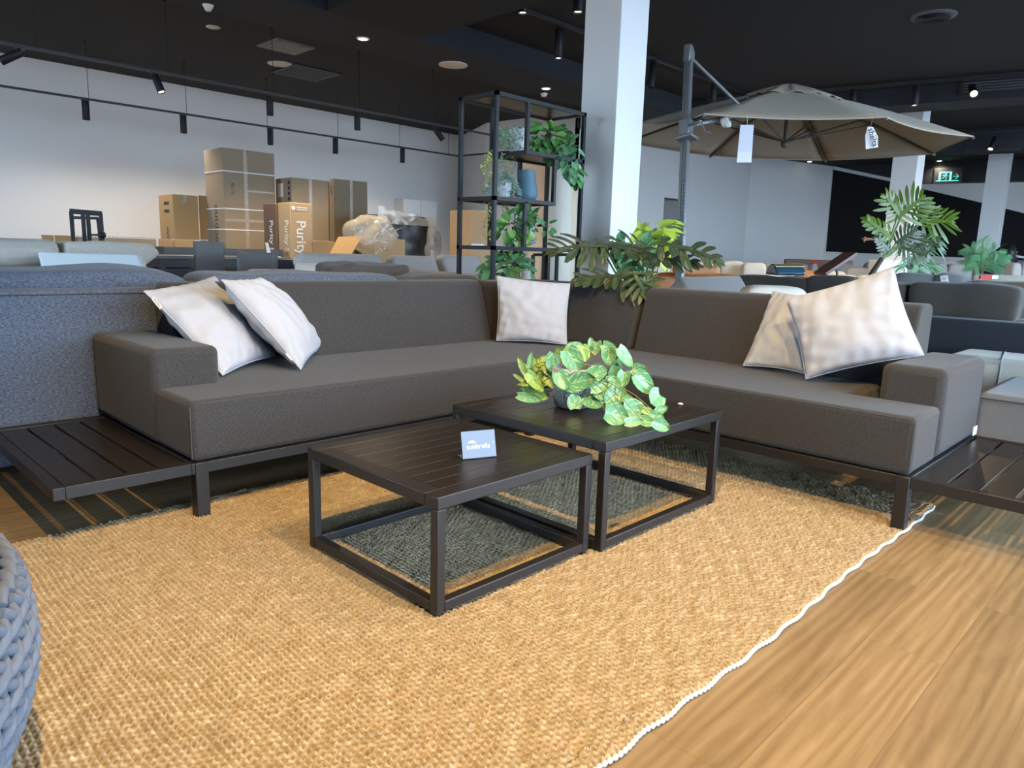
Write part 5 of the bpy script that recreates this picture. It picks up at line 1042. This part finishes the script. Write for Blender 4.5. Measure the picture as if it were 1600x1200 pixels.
# areca palm by the third column
D3 = 13.5; c = P(1532, 432, D=D3); c = V((c.x, c.y, 0)); t = thing('potted_plant', 'feathery light green palm before the third column', 'potted plant', c); pot(t, c, .2, .4, M['stone']); m, st = MB(), MB(); h_ = P(1532, 428, D=D3)
for (u, v, bow) in ((1536, 373, 0), (1512, 388, -6), (1508, 412, -10), (1560, 395, 6), (1578, 405, 14), (1574, 424, 16), (1518, 422, -8), (1548, 400, 5), (1524, 400, -4)):
    e_ = P(u, v, D=D3+rg.uniform(-.3, .3)); mid = h_.lerp(e_, .5)+V((0, 0, .18 if abs(bow) > 5 else .02)); pts = [h_, h_.lerp(mid, .6)+V((0, 0, .03)), mid, mid.lerp(e_, .6)+V((0, 0, .04)), e_]
    st.tube(pts, .008, 5); pinnate(m, pts, .30, -CF+V((0, 0, .4)), .016, 22, rg)
m.build('foliage', M['palm'], t); st.build('stems', M['stem'], t)
# ================================================================= FAR FURNITURE, RIGHT
def sofa_far(label, ul, ur, vt, D, mat, cuts=(), vb=430, grp=None, cat='sofa', name='sofa', r=.06, cush=None):
    """low sofa facing away/sideways at depth D across pixel columns; cuts = pixel columns of cushion joints"""
    a, b = P(ul, vt, D=D), P(ur, vt, D=D); d = b-a; d.z = 0; W = d.length; ang_ = math.atan2(d.y, d.x); R = Matrix.Rotation(ang_, 3, 'Z'); f = V((CF.x, CF.y, 0)).normalized(); t = thing(name, label, cat, V(((a.x+b.x)/2, (a.y+b.y)/2, 0)), grp)
    zt = (a.z+b.z)/2; m = MB(); m.T = Matrix.Translation(V((a.x, a.y, 0))) @ R.to_4x4(); m.box(0, W, .0, .8, .0, .42); m.build('base', mat, t, bevel=r, seg=3)
    cs = [ul]+list(cuts)+[ur]
    for i in range(len(cs)-1):
        x0, x1 = (cs[i]-ul)/(ur-ul)*W, (cs[i+1]-ul)/(ur-ul)*W; q = V((a.x, a.y, 0))+R @ V(((x0+x1)/2, .12, (zt+.40)/2)); puff('back_cushion', q, ((x1-x0)/2, .11, (zt-.38)/2), (cush[i] if cush else mat), t, 5, .02, 3, R=R, n=12, seed=int(ul)+i)
    return t
orange = plain('tan_orange_leather', (.42, .145, .025), .45, bmp=.1, bscale=30)
sofa_far('cream sofa with tall back cushions beyond the parasol post', 1014, 1165, 407, 13.6, M['cream'], (1050, 1092, 1128))
sofa_far('cream sofa with low back at the right of the tall-backed cream one', 1162, 1232, 412, 13.2, M['cream'], (1200,))
t = sofa_far('tan orange leather sofa back beyond the light grey chaise', 1022, 1165, 427, 10.5, orange, r=.05)
q = P(1100, 420, D=10.2); t = thing('lumbar_cushion', 'tan orange lumbar cushion lying on the orange sofa', 'cushion', q); dv = P(1120, 421, D=10.2)-P(1062, 421, D=10.2); R = Matrix.Rotation(math.atan2(dv.y, dv.x), 3, 'Z'); puff('cover', P(1086, 422, D=10.2), (.32, .07, .085), orange, t, 3.5, .012, 6, R=R, n=16, seed=3)
puff('back_cushion', P(1040, 420, D=13), (.30, .12, .30), M['cream'], bpy.data.objects['sofa'], 4, .02) if False else None
# glossy bolster
a, b = P(1204, 426, D=6.62), P(1250, 426, D=6.62); ax = (b-a).normalized(); t = thing('bolster', 'glossy blue and gold half-round bolster on the brown sofa back', 'cushion', a)
m = MB(); c_ = a-V((0, 0, .02)); prof = [(math.cos(q), math.sin(q)) for q in np.linspace(0, math.pi, 12)]; f = V((CF.x, CF.y, 0)).normalized()
pr = [c_+f*(x*.15)+V((0, 0, z*.10)) for x, z in prof]; m.prism(pr, ax*(b-a).length); m.build('body', plain('glossy_navy', (.03, .07, .11), .18, spec=.8, coat=.5), t, bevel=.02, seg=3)
m = MB(); pr2 = [c_+f*(x*.152)+V((0, 0, z*.103)) for x, z in prof if z > .55]; pr2 = pr2+[q-V((0, 0, .012)) for q in pr2[::-1]]; m.prism([q+ax*.01 for q in pr2], ax*((b-a).length-.02)); m.build('gold_top', plain('gold_satin', (.42, .34, .18), .3, metal=.5), t)
# bed-like wooden headboard with pillows
t = thing('daybed', 'long brown wooden headboard with pale pillows against the far wall', 'bed', P(1280, 412, D=17)); a, b = P(1227, 405, D=17), P(1333, 409, D=17); a.z = b.z = P(1280, 406, D=17).z
m = MB(); f = V((CF.x, CF.y, 0)).normalized(); m.prism([V((a.x, a.y, 0)), V((b.x, b.y, 0)), b, a], f*.08); m.build('headboard', plain('walnut', (.17, .085, .045), .5), t, bevel=.02)
m = MB(); a2, b2 = P(1222, 405, D=14.4), P(1366, 409, D=14.4); a3, b3 = P(1222, 405, D=16.9), P(1366, 409, D=16.9); m.prism([V((k_.x, k_.y, 0)) for k_ in (a2, b2, b3, a3)], (0, 0, .55)); m.build('mattress', M['cream'], t, bevel=.05)
for ul, ur, v, mt_, lab, D_, h_ in ((1222, 1265, 411, 'cream', 'cream cushion below the left end of the wooden headboard', 15.8, 10), (1266, 1277, 411, 'white', 'small white rolled pillow on the daybed below a red patch', 15.6, 10), (1284, 1336, 411, 'lightgrey', 'long pale grey pillow behind the slanted easel board', 16, 15), (1350, 1372, 410, 'greige', 'grey cushion left of the second column', 16, 18), (1322, 1362, 418, 'beige', 'beige cushion in front of the slanted board stand', 14.6, 16)):
    a, b = P(ul, v, D=D_), P(ur, v, D=D_); dv = b-a; R = Matrix.Rotation(math.atan2(dv.y, dv.x), 3, 'Z'); cc = (a+b)/2; hh = (cc.z-.56)/2; t2 = thing('display_cushion', lab, 'cushion', cc-V((0, 0, hh*2))); puff('cover', cc-V((0, 0, hh)), (dv.length/2, .1, hh), M[mt_], t2, 3.5, .02, 5, R=R, n=12, seed=ul)
q = P(1273, 409, D=15.5); t2 = thing('red_ticket', 'small red ticket standing on the pale daybed pillows', 'ticket', q-V((0, 0, .06))); MB().beam(q-CR*.07-V((0, 0, .01)), q+CR*.07-V((0, 0, .01)), .02, .07).build('card', M['red'], t2)
sofa_far('tan blanketed cream sofa in the middle distance left of the easel', 1248, 1326, 424, 13.0, M['cream'], (1285,), cush=(orange, M['cream']))
sofa_far('greige sofa before the black wall left of the feathery palm', 1466, 1520, 413, 15.8, M['greige'], (1484,))
sofa_far('cream sofa strip beyond the white cushion, left of the philodendron', 1300, 1392, 431, 11.8, M['cream'], (1345,))
sofa_far('rounded grey armchair at the right edge beyond the palm', 1584, 1640, 412, 12.5, M['greige'], (1600,))
q = P(1540, 433, x=7.95); t2 = thing('red_ticket', 'small red and white ticket on the warm brown sofa below the palm', 'ticket', q-V((0, 0, .05))); MB().beam(q-CR*.055, q+CR*.055, .02, .035).build('card', M['red'], t2); MB().beam(q+CR*.056, q+CR*.11, .02, .03).build('white_part', M['paper'], t2)
# slanted board on a stand
a, b = P(1281, 428, D=8.2), P(1329, 396, D=8.2); t = thing('display_easel', 'slanted brown board propped on a thin black stand', 'easel', V((b.x-.1, b.y+.1, 0))); MB().beam(a, b, .26, .035, up=(0, 0, 1)).build('board', plain('reddish_brown_board', (.14, .07, .06), .4), t, bevel=.004)
q = P(1306, 412, D=8.3); MB().tube([q, P(1308, 428, D=8.3), V((P(1308, 428, D=8.3).x, P(1308, 428, D=8.3).y, 0))], .014, 6).ball(q, .03, 8, 6).build('stand', M['black'], t)
# white wall shelf block left of the second column base and dark desk with screen at the right edge
a, b = P(1373, 406, D=12.4), P(1412, 406, D=12.4); t = thing('white_cabinet', 'beige white cabinet at the foot of the second column', 'cabinet', V((a.x, a.y, 0))); d = b-a; d.z = 0; MB().prism([V((a.x, a.y, 0)), V((a.x, a.y, a.z)), V((b.x, b.y, a.z)), V((b.x, b.y, 0))], V((CF.x, CF.y, 0))*.35).build('body', M['colm'], t, bevel=.01)
t = thing('reception_desk', 'dark cluttered desk with a grey-framed screen beyond the third column', 'desk', P(1585, 425, D=16)-V((0, 0, 0)))
q = [P(1562, 390, D=16), P(1590, 394, D=16), P(1586, 401, D=16), P(1561, 398, D=16)]; MB().prism(q, V((.05, .02, 0))).build('screen', M['black'], t); MB().tube([q[0], q[1], q[2]], .022, 6).build('screen_frame', M['grey'], t)
a = P(1556, 403, D=16); b = P(1640, 408, D=16); MB().prism([V((a.x, a.y, 0)), a, b, V((b.x, b.y, 0))], V((.5, .3, 0))).build('desk_body', M['black'], t, bevel=.02); puff('black_bundle', P(1572, 402, D=15.8), (.2, .2, .28), M['black'], t, 2.5, .06, 5, n=14)
MB().beam(P(1585, 400, D=15.7), P(1625, 406, D=15.7), .05, .04).build('grey_bar', M['lightgrey'], t)
# ================================================================= PERSON pointing, mostly behind the second column
Dp = 14.6; g = P(1404, 400, D=Dp); g = V((g.x, g.y, 0)); t = thing('person', 'person half hidden by the second column, only a bare forearm pointing left', 'person', g)
skin = plain('skin', (.62, .34, .23), .55); fw = V((CF.x, CF.y, 0)).normalized(); rt = V((CR.x, CR.y, 0)).normalized()
def body():
    hand = P(1353, 373.5, D=Dp-.12); elbow = P(1383, 374, D=Dp-.1); sh_r = g+V((0, 0, 1.40))-rt*.17; sh_l = g+V((0, 0, 1.40))+rt*.17
    pts = {'pel': (g+V((0, 0, .93)), .13), 'wst': (g+V((0, 0, 1.10)), .115), 'chs': (g+V((0, 0, 1.28)), .135), 'nb': (g+V((0, 0, 1.45)), .06), 'nk': (g+V((0, 0, 1.52)), .052), 'hd': (g+V((0, 0, 1.60))-fw*.01, .085), 'ht': (g+V((0, 0, 1.70)), .08),
           'sr': (sh_r, .055), 'er': (elbow, .038), 'wr': (elbow.lerp(hand, .78), .026), 'hr': (elbow.lerp(hand, 1.0), .030), 'sl': (sh_l, .055), 'el': (sh_l+V((0, 0, -.28))+rt*.03, .04), 'wl': (sh_l+V((0, 0, -.50))-fw*.06, .026), 'hl': (sh_l+V((0, 0, -.60))-fw*.08, .03),
           'hpr': (g+V((0, 0, .88))-rt*.09, .09), 'kr': (g+V((0, 0, .48))-rt*.09, .058), 'ar': (g+V((0, 0, .08))-rt*.09, .038), 'tr': (g+V((0, 0, .035))-rt*.10-fw*.14, .03), 'hpl': (g+V((0, 0, .88))+rt*.09, .09), 'kl': (g+V((0, 0, .48))+rt*.09, .058), 'al': (g+V((0, 0, .08))+rt*.09, .038), 'tl': (g+V((0, 0, .035))+rt*.10-fw*.14, .03)}
    E_ = [('pel', 'wst'), ('wst', 'chs'), ('chs', 'nb'), ('nb', 'nk'), ('nk', 'hd'), ('hd', 'ht'), ('chs', 'sr'), ('sr', 'er'), ('er', 'wr'), ('wr', 'hr'), ('chs', 'sl'), ('sl', 'el'), ('el', 'wl'), ('wl', 'hl'), ('pel', 'hpr'), ('hpr', 'kr'), ('kr', 'ar'), ('ar', 'tr'), ('pel', 'hpl'), ('hpl', 'kl'), ('kl', 'al'), ('al', 'tl')]
    hd_ = (hand-elbow).normalized(); upv = V((0, 0, 1)); hc = pts['hr'][0]
    fs = [(hd_*.095+upv*.012, .0085, 'i'), (hd_*.06-upv*.035, .009, 'm'), (hd_*.05-upv*.05, .009, 'r'), (hd_*.035-upv*.055, .008, 'p'), (hd_*.035+upv*.05, .010, 't')]
    for v_, r_, nm in fs: pts['f1'+nm] = (hc+v_*.55+fw*.0, r_*1.15); pts['f2'+nm] = (hc+v_+(-hd_*.015-upv*.01 if nm in 'mrp' else V((0, 0, 0))), r_*.8); E_ += [('hr', 'f1'+nm), ('f1'+nm, 'f2'+nm)]
    ks = list(pts); me = bpy.data.meshes.new('body'); me.from_pydata([pts[k][0]-g for k in ks], [(ks.index(a), ks.index(b)) for a, b in E_], []); o = bpy.data.objects.new('body', me); COL.objects.link(o); o.parent = t; OFF[o] = g; me.materials.append(skin)
    md = o.modifiers.new('skin', 'SKIN'); me.skin_vertices.new() if not me.skin_vertices else None
    for i, k in enumerate(ks): me.skin_vertices[0].data[i].radius = (pts[k][1],)*2
    me.skin_vertices[0].data[0].use_root = True; md.use_smooth_shade = True; s = o.modifiers.new('sub', 'SUBSURF'); s.levels = 2; s.render_levels = 2
    return pts
pts = body(); shirt = M['navyfab']
hc = pts['hd'][0]; puff('shirt', g+V((0, 0, 1.19)), (.215, .15, .27), shirt, t, 3.2, .01, 5, R=Matrix.Rotation(math.atan2(rt.y, rt.x), 3, 'Z'), n=12)
MB().tube([pts['sr'][0], pts['sr'][0].lerp(pts['er'][0], .75)], [.075, .06], 10).build('sleeve', shirt, t, smooth=True); MB().tube([pts['sl'][0], pts['el'][0]], [.075, .055], 10).build('sleeve', shirt, t, smooth=True)
for s_ in ('r', 'l'): MB().tube([pts['hp'+s_][0]+V((0, 0, .08)), pts['k'+s_][0], pts['a'+s_][0]], [.115, .08, .065], 12).build('trousers', M['black'], t, smooth=True); MB().tube([pts['a'+s_][0]-V((0, 0, .03))+fw*.03, pts['t'+s_][0]], [.055, .045], 10).build('shoe', M['black'], t, smooth=True)
puff('hair', hc+V((0, 0, .06))+fw*.02, (.10, .105, .10), plain('dark_hair', (.03, .02, .015), .7), t, 2.2, .01, 20, n=10)
fc = hc-fw*.085; m = MB()
for s_ in (-1, 1): m.ball(fc+rt*.03*s_+V((0, 0, .02)), .011, 8, 6)
m.build('eyes', M['black'], t); MB().ball(fc-fw*.012-V((0, 0, .012)), (.014, .014, .022), 8, 6).ball(hc+rt*.088, (.015, .02, .03), 8, 6).ball(hc-rt*.088, (.015, .02, .03), 8, 6).build('nose_and_ears', skin, t, smooth=True); MB().beam(fc-V((0, 0, .045))-rt*.022-fw*.0, fc-V((0, 0, .045))+rt*.022, .01, .008).build('mouth', M['red'], t)
# turn lettering curves into meshes so each keeps its own outline
bpy.context.view_layer.update(); dg = bpy.context.evaluated_depsgraph_get()
for o in [o for o in bpy.data.objects if o.type == 'FONT']:
    me = bpy.data.meshes.new_from_object(o.evaluated_get(dg)); n_ = bpy.data.objects.new('lettering', me); COL.objects.link(n_); n_.parent = o.parent; n_.matrix_local = o.matrix_local
    bpy.data.objects.remove(o)
